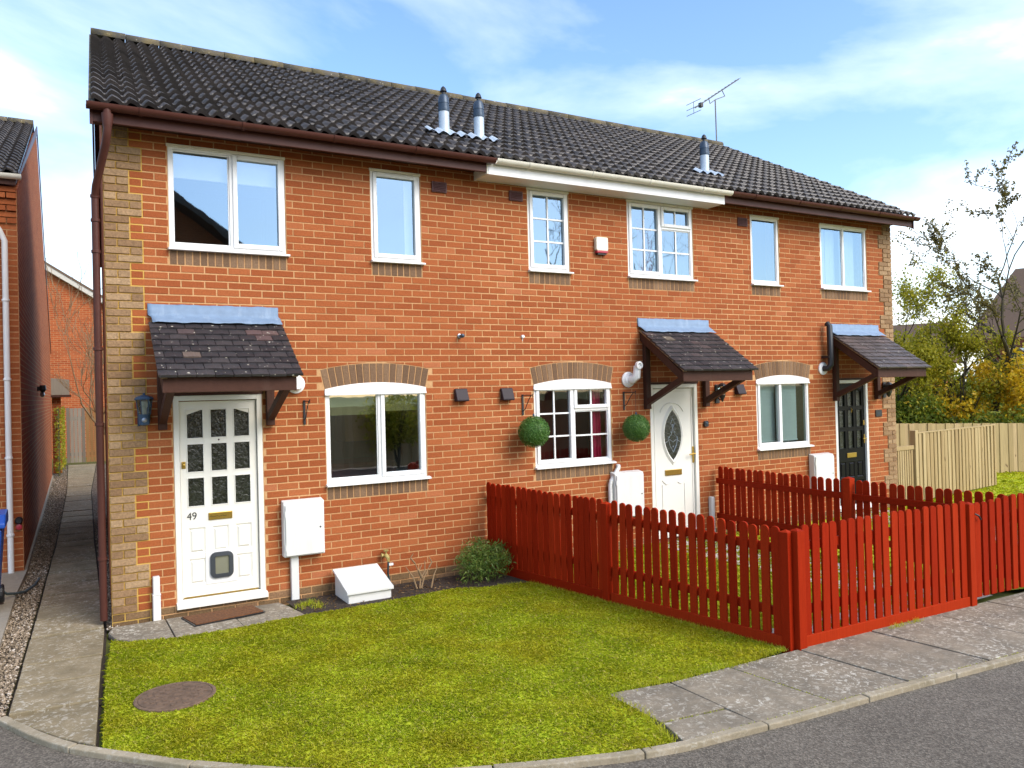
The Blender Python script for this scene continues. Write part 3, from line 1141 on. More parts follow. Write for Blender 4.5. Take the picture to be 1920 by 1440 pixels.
# --- soldier bricks under every window, arch bricks over the ground floor ones
for k, (x0, x1, z0, z1) in WINDOWS.items():
    h = house_of((x0 + x1) / 2)
    n = round((x1 - x0 + 0.01) / 0.0745)
    p = (x1 - x0) / n
    me = MB().box(-p / 2 + 0.006, p / 2 - 0.006, 0, 0.04, -0.069, 0.069).mesh('sill_brick', 'brick_soldier')
    for i in range(n):
        inst('sill_brick', me, WALLS[h], (x0 + p * (i + 0.5), random.uniform(-0.002, 0.001), z0 - CO + 0.001))
for (k, xc, hw, zs_, Rr, rise) in ARCH:
    h = house_of(xc)
    ang = math.asin(hw / Rr)
    zc = zs_ + rise - Rr
    n = 16
    for i in range(n):
        a0 = -ang + 2 * ang * i / n + 0.006 / Rr
        a1 = -ang + 2 * ang * (i + 1) / n - 0.006 / Rr
        r0, r1 = Rr + 0.005, Rr + AH
        pts = [(xc + r0 * math.sin(a0), zc + r0 * math.cos(a0)), (xc + r0 * math.sin(a1), zc + r0 * math.cos(a1)),
               (xc + r1 * math.sin(a1), zc + r1 * math.cos(a1)), (xc + r1 * math.sin(a0), zc + r1 * math.cos(a0))]
        MB().prism_xz(pts, -0.002 + random.uniform(-0.001, 0.001), 0.03).build('arch_brick', 'brick_soldier', WALLS[h])


# ------------------------------------------------------------------ windows
def room(h, x0, x1, z0, z1, mat, depth=2.4, pad=0.28):
    xa, xb, za, zb = x0 - pad, x1 + pad, z0 - 0.5, z1 + 0.12
    ya, yb = 0.268, depth
    m = MB()
    m.add([(xa, ya, za), (xb, ya, za), (xb, yb, za), (xa, yb, za), (xa, ya, zb), (xb, ya, zb), (xb, yb, zb), (xa, yb, zb)],
          [(0, 1, 2, 3), (4, 7, 6, 5), (1, 5, 6, 2), (2, 6, 7, 3), (3, 7, 4, 0)])
    # front inside face round the opening
    m.add([(xa, ya, za), (xb, ya, za), (xb, ya, zb), (xa, ya, zb), (x0, ya, z0), (x1, ya, z0), (x1, ya, z1), (x0, ya, z1)],
          [(0, 1, 5, 4), (1, 2, 6, 5), (2, 3, 7, 6), (3, 0, 4, 7)])
    return m.build('room_interior', mat, H[h])


def window(key, lights, wall='room_wall', low=False, arch=None, depth=2.4):
    """lights: list of (u0,u1,v0,v1,kind,cols,rows)"""
    x0, x1, z0, z1 = WINDOWS[key]
    h = house_of((x0 + x1) / 2)
    zs = z0 + 0.028
    fr = MB()
    F = 0.042
    fr.frame(x0 + 0.002, x1 - 0.002, zs, z1 - 0.002, F, 0.012, 0.085)
    ix0, ix1, iz0, iz1 = x0 + F, x1 - F, zs + F, z1 - F
    us = sorted({l[0] for l in lights} | {l[1] for l in lights})
    W_, H_ = ix1 - ix0, iz1 - iz0
    mull = 0.044
    for u in us:
        if 0 < u < 1:
            fr.box(ix0 + u * W_ - mull / 2, ix0 + u * W_ + mull / 2, 0.0125, 0.084, iz0, iz1)
    for l in lights:
        if l[3] < 1:
            a = ix0 + l[0] * W_ + (mull / 2 if l[0] > 0 else 0)
            b = ix0 + l[1] * W_ - (mull / 2 if l[1] < 1 else 0)
            fr.box(a, b, 0.013, 0.083, iz0 + l[3] * H_ - mull / 2, iz0 + l[3] * H_ + mull / 2)
    win = fr.build('window', 'white_pvc', H[h], bevel=0.004)
    MB().prism_yz([(-0.055, z0 - 0.004), (0.10, z0 - 0.004), (0.10, z0 + 0.027), (0.0, z0 + 0.027), (-0.055, z0 + 0.016)], x0 - 0.012, x1 + 0.028).build('window_sill', 'white_pvc', win, bevel=0.003)
    for (u0, u1, v0, v1, kind, nc, nr) in lights:
        a = ix0 + u0 * W_ + (mull / 2 if u0 > 0 else 0)
        b = ix0 + u1 * W_ - (mull / 2 if u1 < 1 else 0)
        c = iz0 + v0 * H_ + (mull / 2 if v0 > 0 else 0)
        d = iz0 + v1 * H_ - (mull / 2 if v1 < 1 else 0)
        if kind == 'sash':
            s = 0.046
            MB().frame(a - 0.012, b + 0.012, c - 0.012, d + 0.012, s, -0.006, 0.05).build('sash', 'white_pvc', win, bevel=0.006)
            a, b, c, d = a + s - 0.012, b - s + 0.012, c + s - 0.012, d - s + 0.012
        else:
            s = 0.014
            MB().frame(a, b, c, d, s, 0.026, 0.06).build('glazing_bead', 'white_pvc', win, bevel=0.003)
            a, b, c, d = a + s, b - s, c + s, d - s
        yg = 0.034
        MB().add([(a - .003, yg, c - .003), (b + .003, yg, c - .003), (b + .003, yg, d + .003), (a - .003, yg, d + .003)], [(0, 1, 2, 3)]).build('pane', {0: 'window_glass', 1: 'window_glass_low', 2: 'window_glass_dim'}[int(low)], win)
        for i in range(1, nc):
            x = a + (b - a) * i / nc
            MB().box(x - 0.010, x + 0.010, 0.022, 0.046, c, d).build('glazing_bar', 'white_pvc', win)
        for j in range(1, nr):
            z = c + (d - c) * j / nr
            MB().box(a, b, 0.0225, 0.0455, z - 0.010, z + 0.010).build('glazing_bar', 'white_pvc', win)
    # drip strip on top of upper windows, white arched infill on the lower ones
    if not arch:
        MB().box(x0 - 0.012, x1 + 0.004, -0.012, 0.05, z1 - 0.022, z1 + 0.008).build('head_trim', 'cream_pvc', win, bevel=0.003)
    else:
        (_, xc, hw, zs_, Rr, rise) = arch
        ang = math.asin(hw / Rr)
        zc = zs_ + rise - Rr
        pts = [(xc - hw - 0.004, z1 - 0.052), (xc + hw + 0.004, z1 - 0.052)]
        for i in range(13):
            t = ang - 2 * ang * i / 12
            pts.append((xc + (Rr + 0.002) * math.sin(t), zc + (Rr + 0.002) * math.cos(t)))
        MB().prism_xz(pts, -0.010, 0.03).build('arched_infill', 'white_pvc', win, bevel=0.003)
        MB().box(x0 - 0.006, x1 + 0.006, -0.024, 0.0, z1 - 0.064, z1 - 0.046).build('drip_bar', 'white_pvc', win, bevel=0.003)
    room(h, x0, x1, z0, z1, wall, depth)
    return win, h


def blind(win, x0, x1, z0, z1, mat, y=0.14, name='roller_blind'):
    m = MB().box(x0, x1, y, y + 0.004, z0, z1)
    m.box(x0, x1, y - 0.006, y + 0.012, z0 - 0.02, z0)
    return m.build(name, mat, win)


def curtain(win, x0, x1, z0, z1, mat, y=0.33, folds=7, amp=0.03):
    n = folds * 8
    m = MB()
    v, f = [], []
    for i in range(n + 1):
        t = i / n
        yy = y + amp * math.sin(t * folds * 2 * math.pi) + 0.01 * math.sin(t * 17)
        v += [(x0 + (x1 - x0) * t, yy, z0), (x0 + (x1 - x0) * t, yy, z1)]
    for i in range(n):
        f.append((2 * i, 2 * i + 2, 2 * i + 3, 2 * i + 1))
    m.add(v, f)
    return m.build('curtain', mat, win, smooth=True)


AR = {a[0]: a for a in ARCH}
two = [(0, .53, 0, 1, 'fixed', 1, 1), (.53, 1, 0, 1, 'sash', 1, 1)]
w, _ = window('a1', two)
blind(w, 0.60, 1.70, 4.40, 4.66, 'blind_cream')
w, _ = window('a2', [(0, 1, 0, 1, 'sash', 1, 1)])
blind(w, 3.13, 3.26, 3.66, 4.66, 'blind_cream', name='side_blind')
w, _ = window('b1', [(0, 1, 0, 1, 'sash', 2, 3)], 'room_pale')
ga = [(0, .50, 0, 1, 'sash', 2, 3), (.50, 1, .70, 1, 'sash', 2, 1), (.50, 1, 0, .70, 'fixed', 2, 2)]
w, _ = window('b2', ga, 'room_pale')
curtain(w, 6.95, 7.2, 3.6, 4.6, 'curtain_pink', 0.6, 4)
w, _ = window('c1', [(0, 1, 0, 1, 'fixed', 1, 1)])
w, _ = window('c2', [(0, .5, 0, 1, 'fixed', 1, 1), (.5, 1, 0, 1, 'fixed', 1, 1)], 'room_pale')
for i in range(9):
    if i not in (4, 8):
        blind(w, 10.20 + i * 0.12, 10.312 + i * 0.12, 3.67, 4.66, 'room_pale', 0.15 + 0.004 * (i % 2), 'vertical_blind')
w, _ = window('a3', two, low=True, arch=AR['a3'])
blind(w, 2.13, 2.73, 1.93, 2.15, 'blind_olive')
blind(w, 2.77, 3.26, 1.96, 2.15, 'blind_olive')
MB().box(2.7, 3.2, 1.2, 1.6, 1.55, 1.95).build('wall_cupboard', 'furniture_wood', w)
MB().box(2.2, 3.5, 1.5, 2.3, 0.65, 1.25).build('sofa', 'room_red', w, bevel=0.05)
w, _ = window('b3', ga, 'room_red', low=2, arch=AR['b3'], depth=0.95)
curtain(w, 5.70, 5.85, 1.15, 2.15, 'curtain_pink', 0.13, 4, 0.014)
w, _ = window('c3', [(0, .46, 0, 1, 'sash', 1, 1), (.46, 1, 0, 1, 'fixed', 1, 1)], low=2, arch=AR['c3'])


def slat_blind(win, x0, x1, z0, z1, mat):
    m = MB()
    z = z0
    while z < z1:
        m.add([(x0, 0.12, z), (x1, 0.12, z), (x1, 0.135, z + 0.021), (x0, 0.135, z + 0.021)], [(0, 1, 2, 3)])
        z += 0.022
    m.box(x0, x1, 0.115, 0.14, z0 - 0.02, z0)
    return tag(m.build('slat_blind', mat, win), kind='stuff')


slat_blind(w, 8.69, 9.15, 1.27, 2.15, 'blind_aqua')
slat_blind(w, 9.19, 9.64, 1.27, 2.15, 'blind_aqua')
for x in (9.3, 9.42, 9.5):
    MB().lathe((x, 0.2, 1.17), [(0.02, 0), (0.03, 0.03), (0.025, 0.09), (0.012, 0.11)]).build('ornament', 'room_pale', w, smooth=True)


# ------------------------------------------------------------------ doors
def text_mesh(s, size, mat):
    cu = bpy.data.curves.new('letters', 'FONT')
    cu.body = s
    cu.size = size
    cu.extrude = 0.002
    ob = bpy.data.objects.new('letters', cu)
    COL.objects.link(ob)
    dg = bpy.context.evaluated_depsgraph_get()
    me = bpy.data.meshes.new_from_object(ob.evaluated_get(dg))
    me.materials.clear()
    me.materials.append(M[mat])
    bpy.data.objects.remove(ob)
    return me


def moulding(door, x0, x1, z0, z1, y, mat, name='panel'):
    """raised field panel"""
    m = MB()
    a, b = 0.018, 0.036
    m.add([(x0, y, z0), (x1, y, z0), (x1, y, z1), (x0, y, z1),
           (x0 + a, y + 0.012, z0 + a), (x1 - a, y + 0.012, z0 + a), (x1 - a, y + 0.012, z1 - a), (x0 + a, y + 0.012, z1 - a),
           (x0 + b, y - 0.003, z0 + b), (x1 - b, y - 0.003, z0 + b), (x1 - b, y - 0.003, z1 - b), (x0 + b, y - 0.003, z1 - b)],
          [(i, (i + 1) % 4, (i + 1) % 4 + 4, i + 4) for i in range(4)] + [(i + 4, (i + 1) % 4 + 4, (i + 1) % 4 + 8, i + 8) for i in range(4)] + [(8, 9, 10, 11)])
    return m.build(name, mat, door)


def panel_door(key, mat, frame_mat, plate):
    x0, x1, z0, z1 = DOORS[key]
    h = 'abc'.index(key)
    fz1 = z1 - 0.028
    f = MB().frame(x0 + 0.002, x1 - 0.002, z0 + 0.002, fz1, 0.052, 0.0, 0.10, 0.04)
    fo = f.build('door_frame', frame_mat, H[h], bevel=0.004)
    MB().box(x0 - 0.01, x1 + 0.01, -0.012, 0.12, fz1 + 0.001, z1 + 0.002).build('door_lintel', 'brown_wood', H[h])
    MB().prism_yz([(-0.05, z0 - 0.035), (0.03, z0 - 0.035), (0.03, z0 + 0.03), (-0.05, z0 + 0.012)], x0 - 0.005, x1 + 0.012).build('door_sill', frame_mat, H[h], bevel=0.003)
    dx0, dx1, dz0, dz1 = x0 + 0.06, x1 - 0.06, z0 + 0.05, fz1 - 0.06
    W_, H_ = dx1 - dx0, dz1 - dz0
    yf = 0.035
    st_, cw = 0.062, 0.062
    pw = (W_ - 2 * st_ - 2 * cw) / 3
    cols = [(dx0 + st_ + i * (pw + cw), dx0 + st_ + i * (pw + cw) + pw) for i in range(3)]
    rows = [(1.05, 1.345), (1.395, 1.685), (1.735, 2.03)]
    prow = [(0.58, 0.84), (0.27, 0.53)]
    xs = [dx0] + [c for p_ in cols for c in p_] + [dx1]
    zs = [dz0, *prow[1], *prow[0], *rows[0], *rows[1], *rows[2], dz1]
    holes = [(c, r) for c in cols for r in rows + prow]
    m = MB()
    for xa, xb in zip(xs[:-1], xs[1:]):
        for za, zb in zip(zs[:-1], zs[1:]):
            if ((xa, xb), (za, zb)) in holes:
                continue
            m.add([(xa, yf, za), (xb, yf, za), (xb, yf, zb), (xa, yf, zb)], [(0, 1, 2, 3)])
    for (c, r) in holes:
        if r in rows:
            (xa, xb), (za, zb) = c, r
            m.add([(xa, yf, za), (xb, yf, za), (xb, yf, zb), (xa, yf, zb), (xa, yf + 0.03, za), (xb, yf + 0.03, za), (xb, yf + 0.03, zb), (xa, yf + 0.03, zb)],
                  [(0, 4, 5, 1), (1, 5, 6, 2), (2, 6, 7, 3), (3, 7, 4, 0)])
    door = m.build('door', mat, H[h])
    MB().box(dx0, dx1, yf + 0.04, yf + 0.05, dz0, dz1).build('door_core', mat, door)
    for (c, r) in holes:
        (xa, xb), (za, zb) = c, r
        if r in rows:
            pts = [(xa, za), (xb, za), (xb, zb), (xa, zb)]
            MB().prism_xz(pts, yf + 0.018, yf + 0.024).build('pane', 'obscure_glass', door)
            if r == rows[2] and c != cols[1]:
                tri = [(xa, zb), (xa, zb - 0.055), (xb, zb)] if c == cols[0] else [(xb, zb - 0.055), (xb, zb), (xa, zb)]
                MB().prism_xz(tri, yf + 0.001, yf + 0.02).build('pane_corner', mat, door)
            b = 0.010
            MB().frame(xa - 0.002, xb + 0.002, za - 0.002, zb + 0.002, b, yf - 0.006, yf + 0.016).build('pane_bead', mat, door, bevel=0.003)
        else:
            moulding(door, xa, xb, za, zb, yf, mat)
    pcx = (cols[1][0] + cols[1][1]) / 2
    lp = MB().box(pcx - 0.115, pcx + 0.115, yf - 0.012, yf + 0.002, 0.905, 0.98).build('letter_plate', plate, door, bevel=0.004)
    MB().box(pcx - 0.095, pcx + 0.095, yf - 0.016, yf - 0.011, 0.92, 0.965).build('letter_flap', plate, lp, bevel=0.002) if False else None
    return door, (dx0, dx1, dz0, dz1, yf, cols, rows)


d49, g = panel_door('a', 'white_door', 'white_door', 'brass')
dx0, dx1, dz0, dz1, yf, cols, rows = g
t = text_mesh('49', 0.105, 'number_ink')
o = inst('house_number', t, d49, (0.685, yf - 0.002, 0.925), (math.pi / 2, 0, 0))
o.scale = (0.92, 1, 1)
sq = MB()
for i in range(9):   # the engraved scroll on the letter plate
    a = 0.90 + i * 0.018
    sq.beam((a, yf - 0.0135, 0.94 + 0.006 * math.sin(i * 2.1)), (a + 0.02, yf - 0.0135, 0.94 + 0.006 * math.sin(i * 2.1 + 2.1)), 0.003, 0.003)
sq.build('letter_plate_engraving', 'number_ink', d49)
MB().box(dx0 + 0.012, dx0 + 0.05, yf - 0.012, yf + 0.002, 1.44, 1.51).build('lock_plate', 'brass', d49, bevel=0.004)
MB().lathe((dx0 + 0.031, yf - 0.012, 1.475), [(0.012, 0), (0.012, 0.012), (0.004, 0.014)], 'y').build('lock_cylinder', 'brass', d49)
MB().lathe(((cols[1][0] + cols[1][1]) / 2, yf, 1.715), [(0.009, 0), (0.009, 0.005), (0.005, 0.007)], 'y', 12).build('spy_hole', 'brown_wood', d49)


def rounded(x0, x1, z0, z1, r, n=5):
    pts = []
    for cx, cz, a0 in ((x1 - r, z0 + r, -90), (x1 - r, z1 - r, 0), (x0 + r, z1 - r, 90), (x0 + r, z0 + r, 180)):
        for i in range(n + 1):
            a = math.radians(a0 + 90 * i / n)
            pts.append((cx + r * math.cos(a), cz + r * math.sin(a)))
    return pts


MB().box(0.855, 1.155, yf - 0.006, yf + 0.03, 0.26, 0.60).build('cat_flap_backing', 'white_pvc', d49, bevel=0.003)
cf = MB()
oo, ii = rounded(0.895, 1.118, 0.315, 0.575, 0.055), rounded(0.942, 1.078, 0.355, 0.535, 0.012)
n = len(oo)
cf.add([(x, yf - 0.026, z) for x, z in oo] + [(x, yf - 0.03, z) for x, z in ii] + [(x, yf, z) for x, z in oo] + [(x, yf - 0.012, z) for x, z in ii],
       [(i, (i + 1) % n, (i + 1) % n + n, i + n) for i in range(n)] + [(i, i + 2 * n, (i + 1) % n + 2 * n, (i + 1) % n) for i in range(n)] +
       [(i + n, (i + 1) % n + n, (i + 1) % n + 3 * n, i + 3 * n) for i in range(n)])
cfo = cf.build('cat_flap', 'cat_flap_grey', d49)
MB().box(0.935, 1.085, yf - 0.014, yf - 0.008, 0.35, 0.54).build('cat_flap_door', 'grey_tunnel', d49)
MB().box(dx0 + 0.01, dx1 - 0.01, yf - 0.004, yf + 0.01, dz0 - 0.004, dz0 + 0.010).build('threshold_strip', 'brass', d49)

dbk, gb = panel_door('c', 'black_paint', 'white_pvc', 'brass')
MB().box(gb[1] - 0.04, gb[1] - 0.005, gb[4] - 0.012, gb[4], 1.42, 1.50).build('lock_plate', 'brass', dbk, bevel=0.004)
MB().box(gb[1] - 0.035, gb[1] - 0.01, gb[4] - 0.014, gb[4], 1.12, 1.27).build('handle_plate', 'brass', dbk, bevel=0.004)
MB().tube([(gb[1] - 0.022, gb[4] - 0.01, 1.2), (gb[1] - 0.022, gb[4] - 0.05, 1.2), (gb[1] - 0.12, gb[4] - 0.055, 1.2)], 0.009, 8).build('door_handle', 'brass', dbk)
kcx = (gb[5][1][0] + gb[5][1][1]) / 2
MB().tube([(kcx, gb[4] - 0.01, 1.71), (kcx, gb[4] - 0.03, 1.69), (kcx, gb[4] - 0.02, 1.64)], 0.009, 8).build('door_knocker', 'brass', dbk)

# door with the pointed oval light
x0, x1, z0, z1 = DOORS['b']
fz1 = z1 - 0.028
MB().frame(x0 + 0.002, x1 - 0.002, z0 + 0.002, fz1, 0.055, 0.0, 0.10, 0.04).build('door_frame', 'white_door', H[1], bevel=0.004)
MB().box(x0 - 0.01, x1 + 0.01, -0.012, 0.12, fz1 + 0.001, z1 + 0.002).build('door_lintel', 'brown_wood', H[1])
MB().prism_yz([(-0.05, z0 - 0.035), (0.03, z0 - 0.035), (0.03, z0 + 0.03), (-0.05, z0 + 0.012)], x0 - 0.005, x1 + 0.012).build('door_sill', 'white_door', H[1])
dob = MB().box(x0 + 0.062, x1 - 0.062, 0.036, 0.08, z0 + 0.045, fz1 - 0.062).build('door', 'white_door', H[1])
MB().frame(x0 + 0.085, x1 - 0.085, z0 + 0.07, fz1 - 0.085, 0.016, 0.026, 0.037).build('door_moulding', 'white_door', dob, bevel=0.005)
ocx, oz0, oz1, ohw = 7.015, 1.11, 1.81, 0.152


def vesica(cx, za, zb, hw, n=14):
    hh = (zb - za) / 2
    Rv = (hh * hh + hw * hw) / (2 * hw)
    a = math.asin(hh / Rv)
    cz = (za + zb) / 2
    pts = [(cx + Rv * math.cos(t) - (Rv - hw), cz + Rv * math.sin(t)) for t in np.linspace(-a, a, n)]
    pts += [(cx - Rv * math.cos(t) + (Rv - hw), cz + Rv * math.sin(t)) for t in np.linspace(a, -a, n)][1:-1]
    return pts


gi, go = vesica(ocx, oz0, oz1, ohw), vesica(ocx, oz0 - 0.075, oz1 + 0.075, ohw + 0.045)
MB().prism_xz(gi, 0.024, 0.037).build('oval_pane', 'obscure_glass', dob)
n = len(gi)
MB().add([(x, 0.012, z) for x, z in vesica(ocx, oz0 - 0.03, oz1 + 0.03, ohw + 0.02)] + [(x, 0.023, z) for x, z in gi] + [(x, 0.036, z) for x, z in go],
         [(i, (i + 1) % n, (i + 1) % n + n, i + n) for i in range(n)] + [(i, i + 2 * n, (i + 1) % n + 2 * n, (i + 1) % n) for i in range(n)]).build('oval_surround', 'white_door', dob, smooth=True)
ld = MB()
for s in (-1, 1):
    ld.tube([(ocx, 0.022, 1.22), (ocx + s * 0.06, 0.022, 1.32), (ocx + s * 0.085, 0.022, 1.42), (ocx + s * 0.03, 0.022, 1.47), (ocx, 0.022, 1.56)], 0.004, 5)
    ld.tube([(ocx, 0.022, 1.56), (ocx + s * 0.035, 0.022, 1.62), (ocx, 0.022, 1.69)], 0.004, 5)
    ld.tube([(ocx + s * 0.13, 0.022, 1.36), (ocx + s * 0.06, 0.022, 1.40), (ocx, 0.022, 1.36)], 0.004, 5)
ld.build('leaded_pattern', 'steel', dob)
for dx_, dz_ in ((-.1, 1.43), (.1, 1.43), (-.05, 1.5), (.05, 1.5), (0, 1.3), (0, 1.6)):
    MB().lathe((ocx + dx_ * .7, 0.024, dz_), [(0.011, 0), (0.009, 0.006), (0.003, 0.01)], 'y', 8).build('glass_bevel', 'steel', dob)
ar = MB()
ar.tube([(ocx + 0.22 * math.cos(t), 0.034, 1.72 + 0.19 * math.sin(t)) for t in np.linspace(0.35, math.pi - 0.35, 12)], 0.010, 8)
for s in (-1, 1):
    ar.tube([(ocx + s * 0.08, 0.034, 0.80), (ocx + s * 0.13, 0.034, 0.78), (ocx + s * 0.20, 0.034, 0.84)], 0.010, 8)
    ar.tube([(ocx + s * 0.20, 0.034, 0.35), (ocx + s * 0.20, 0.034, 0.78)], 0.008, 8)
ar.build('door_scrolls', 'white_door', dob, smooth=True)
MB().box(ocx - 0.15, ocx + 0.15, 0.022, 0.037, 0.90, 0.98).build('letter_plate', 'brass', dob, bevel=0.004)
MB().box(x1 - 0.10, x1 - 0.066, 0.020, 0.037, 1.05, 1.28).build('handle_plate', 'brass', dob, bevel=0.004)
MB().tube([(x1 - 0.083, 0.03, 1.18), (x1 - 0.083, -0.02, 1.18), (x1 - 0.19, -0.025, 1.175)], 0.010, 8).build('door_handle', 'brass', dob, smooth=True)

# ------------------------------------------------------------------ roof
EY, EZ, RY, RZ = -0.37, 4.868, 4.18, 7.345
SH = 0.036   # the plan of the terrace is slightly out of square
def skew(m, y0=-0.37):
    m.v = [(x + 0.036 * (y - y0), y, z) for x, y, z in m.v]
    return m


SL = math.hypot(RY - EY, RZ - EZ)
TH = math.atan2(RZ - EZ, RY - EY)
XL = -0.10
NC, NR = 40, 16
PW = (12.05 - XL) / NC
GA = (SL - 0.06) / NR
cst, snt = math.cos(TH), math.sin(TH)


def on_roof(x, v, n=0.0):
    return Vector((x + SH * v * cst, EY + v * cst - n * snt, EZ + v * snt + n * cst))


def wave(u):
    t = (u / PW * 2) % 1.0
    # pantile: broad trough, tighter roll
    return 0.025 * math.sin(2 * math.pi * t) + 0.007 * math.sin(4 * math.pi * t + 0.6)


def tile_mesh(name, mat):
    S = 14
    tv, tf = [], []
    for j, (v, n) in enumerate(((0.0, 0.050), (GA + 0.03, 0.008))):
        for i in range(S + 1):
            u = PW * i / S
            p = on_roof(u, v, n + wave(u)) - on_roof(0, 0, 0)
            tv.append(tuple(p))
    for i in range(S + 1):
        u = PW * i / S
        tv.append(tuple(on_roof(u, 0.004, 0.050 + wave(u) - 0.042) - on_roof(0, 0, 0)))
    for i in range(S):
        tf.append((i, i + 1, S + 2 + i, S + 1 + i))
        tf.append((2 * (S + 1) + i, 2 * (S + 1) + i + 1, i + 1, i))
    e0, e1 = S, 2 * S + 1
    k = len(tv)
    tv += [tuple(Vector(tv[e0]) - Vector((0, -snt, cst)) * 0.03), tuple(Vector(tv[e1]) - Vector((0, -snt, cst)) * 0.02)]
    tf.append((e0, k, k + 1, e1))
    m = MB().add(tv, tf)
    me = m.mesh(name, mat)
    sm = [False] * len(me.polygons)
    for i in range(0, 2 * S, 2):
        sm[i] = True
    me.polygons.foreach_set('use_smooth', sm)
    # split the lower edge so the front stays crisp
    return me


TILE = tile_mesh('roof_tile', 'roof_tile')
ROOFS = []
cols_h = [(0, 14), (14, 27), (27, 40)]
for h in range(3):
    a, b = cols_h[h]
    xa, xb = XL + a * PW + (0.02 if h == 0 else 0), XL + b * PW - (0.02 if h == 2 else 0)
    prof = [(EY + 0.05, EZ - 0.03), (RY, RZ - 0.03), (8.69, 4.838), (8.69, 4.718), (RY, RZ - 0.17), (EY + 0.05, EZ - 0.15)]
    r = skew(MB().prism_yz(prof[::-1], xa, xb)).build('roof', 'brown_wood', H[h])
    skew(MB().prism_yz([(RY, RZ - 0.02), (8.72, 4.86), (8.72, 4.835), (RY, RZ - 0.045)][::-1], xa, xb)).build('rear_slope', 'roof_tile', r)
    ROOFS.append(r)
    for c in range(a, b):
        for j in range(NR):
            p = on_roof(XL + c * PW, j * GA, random.uniform(-0.002, 0.002))
            inst('roof_tile', TILE, r, p + Vector((random.uniform(-.003, .003), 0, 0)))

# ridge tiles
def half_round(r0, r1, L, seg=10):
    m = MB()
    v = []
    for x in (0, L):
        for rr in (r0, r1):
            for k in range(seg + 1):
                t = math.pi * (-0.12 + 1.24 * k / seg)
                v.append((x, rr * math.cos(t), rr * math.sin(t) * 0.82))
    n = seg + 1
    f = []
    for k in range(seg):
        f += [(k, k + 1, 2 * n + k + 1, 2 * n + k), (n + k + 1, n + k, 3 * n + k, 3 * n + k + 1), (k, n + k, n + k + 1, k + 1), (2 * n + k, 2 * n + k + 1, 3 * n + k + 1, 3 * n + k)]
    return m.add(v, f).mesh('ridge_tile', 'ridge_tile', True)


RL = 0.45
nr = 27
RT = half_round(0.10, 0.08, RL - 0.008)
for i in range(nr):
    x = XL + 0.0 + i * RL
    h = 0 if x < XL + 14 * PW else 1 if x < XL + 27 * PW else 2
    inst('ridge_tile', RT, ROOFS[h], (x + SH * (RY - EY), RY, RZ + 0.02 + random.uniform(-0.004, 0.006)))
MB().box(XL - 0.02, 12.06, RY - 0.06, RY + 0.06, RZ - 0.06, RZ + 0.05).build('ridge_bedding', 'ridge_tile', ROOFS[1]) if False else None

# verge undercloak and barge boards
for h, xa, xb in ((0, XL - 0.012, XL + 0.015), (2, 12.035, 12.055)):
    skew(MB().prism_yz([(EY + 0.02, EZ - 0.02), (RY, RZ - 0.02), (8.67, 4.848), (8.67, 4.668), (RY, RZ - 0.20), (EY + 0.02, EZ - 0.20)][::-1], xa, xb)).build('barge_board', 'brown_pvc', H[h])
skew(MB().prism_yz([(EY + 0.0, EZ + 0.005), (RY, RZ + 0.015), (RY, RZ - 0.02), (EY, EZ - 0.02)][::-1], XL - 0.02, XL + 0.03)).build('verge_mortar', 'ridge_tile', H[0])


# gutters, fascias
def gutter(h, xa, xb, mat, yc=-0.405, zc=4.842, r=0.056):
    m = MB()
    v, f = [], []
    n = 10
    for x in (xa, xb):
        for rr in (r, r - 0.006):
            for k in range(n + 1):
                t = math.pi + math.pi * k / n
                v.append((x, yc + rr * math.cos(t), zc + rr * math.sin(t)))
    q = n + 1
    for k in range(n):
        f += [(k, k + 1, 2 * q + k + 1, 2 * q + k), (q + k + 1, q + k, 3 * q + k, 3 * q + k + 1), (k, q + k, q + k + 1, k + 1), (2 * q + k, 2 * q + k + 1, 3 * q + k + 1, 3 * q + k)]
    f += [(0, 2 * q, 3 * q, q), (n, q + n, 3 * q + n, 2 * q + n)]
    m.add(v, f)
    g_ = m.build('gutter', mat, H[h], smooth=True)
    # brackets / joints
    x = xa + 0.45
    while x < xb - 0.1:
        m2 = MB()
        v = []
        f = []
        for xx in (x - 0.014, x + 0.014):
            for k in range(n + 1):
                t = math.pi + math.pi * k / n
                v.append((xx, yc + (r + 0.007) * math.cos(t), zc + (r + 0.007) * math.sin(t)))
            for k in range(n + 1):
                t = math.pi + math.pi * k / n
                v.append((xx, yc + (r - 0.004) * math.cos(t), zc + 0.004 + (r - 0.004) * math.sin(t)))
        for k in range(n):
            f += [(k, k + 1, 2 * q + k + 1, 2 * q + k), (k, q + k, q + k + 1, k + 1), (2 * q + k, 2 * q + k + 1, 3 * q + k + 1, 3 * q + k)]
        f += [(0, 2 * q, 3 * q, q)]
        m2.add(v, f)
        m2.build('gutter_bracket', mat, g_, smooth=True)
        x += 0.92
    return g_


gutter(0, -0.14, 4.06, 'brown_pvc')
MB().box(-0.10, 4.0, -0.335, -0.305, 4.70, 4.85).build('fascia', 'brown_pvc', H[0], bevel=0.004)
MB().box(-0.10, 3.98, -0.304, 0.02, 4.78, 4.79).build('soffit', 'brown_wood', H[0])
gutter(1, 4.07, 7.82, 'cream_pvc')
MB().box(4.003, 7.76, -0.345, -0.32, 4.675, 4.86).build('fascia', 'white_pvc', H[1], bevel=0.004)
MB().box(4.003, 7.76, -0.319, 0.006, 4.685, 4.70).build('soffit', 'white_pvc', H[1])
MB().box(3.985, 4.002, -0.34, 0.006, 4.68, 4.86).build('soffit_end', 'cream_pvc', H[1])
gutter(2, 7.83, 12.08, 'brown_pvc')
MB().box(7.765, 12.04, -0.335, -0.305, 4.70, 4.85).build('fascia', 'brown_pvc', H[2], bevel=0.004)
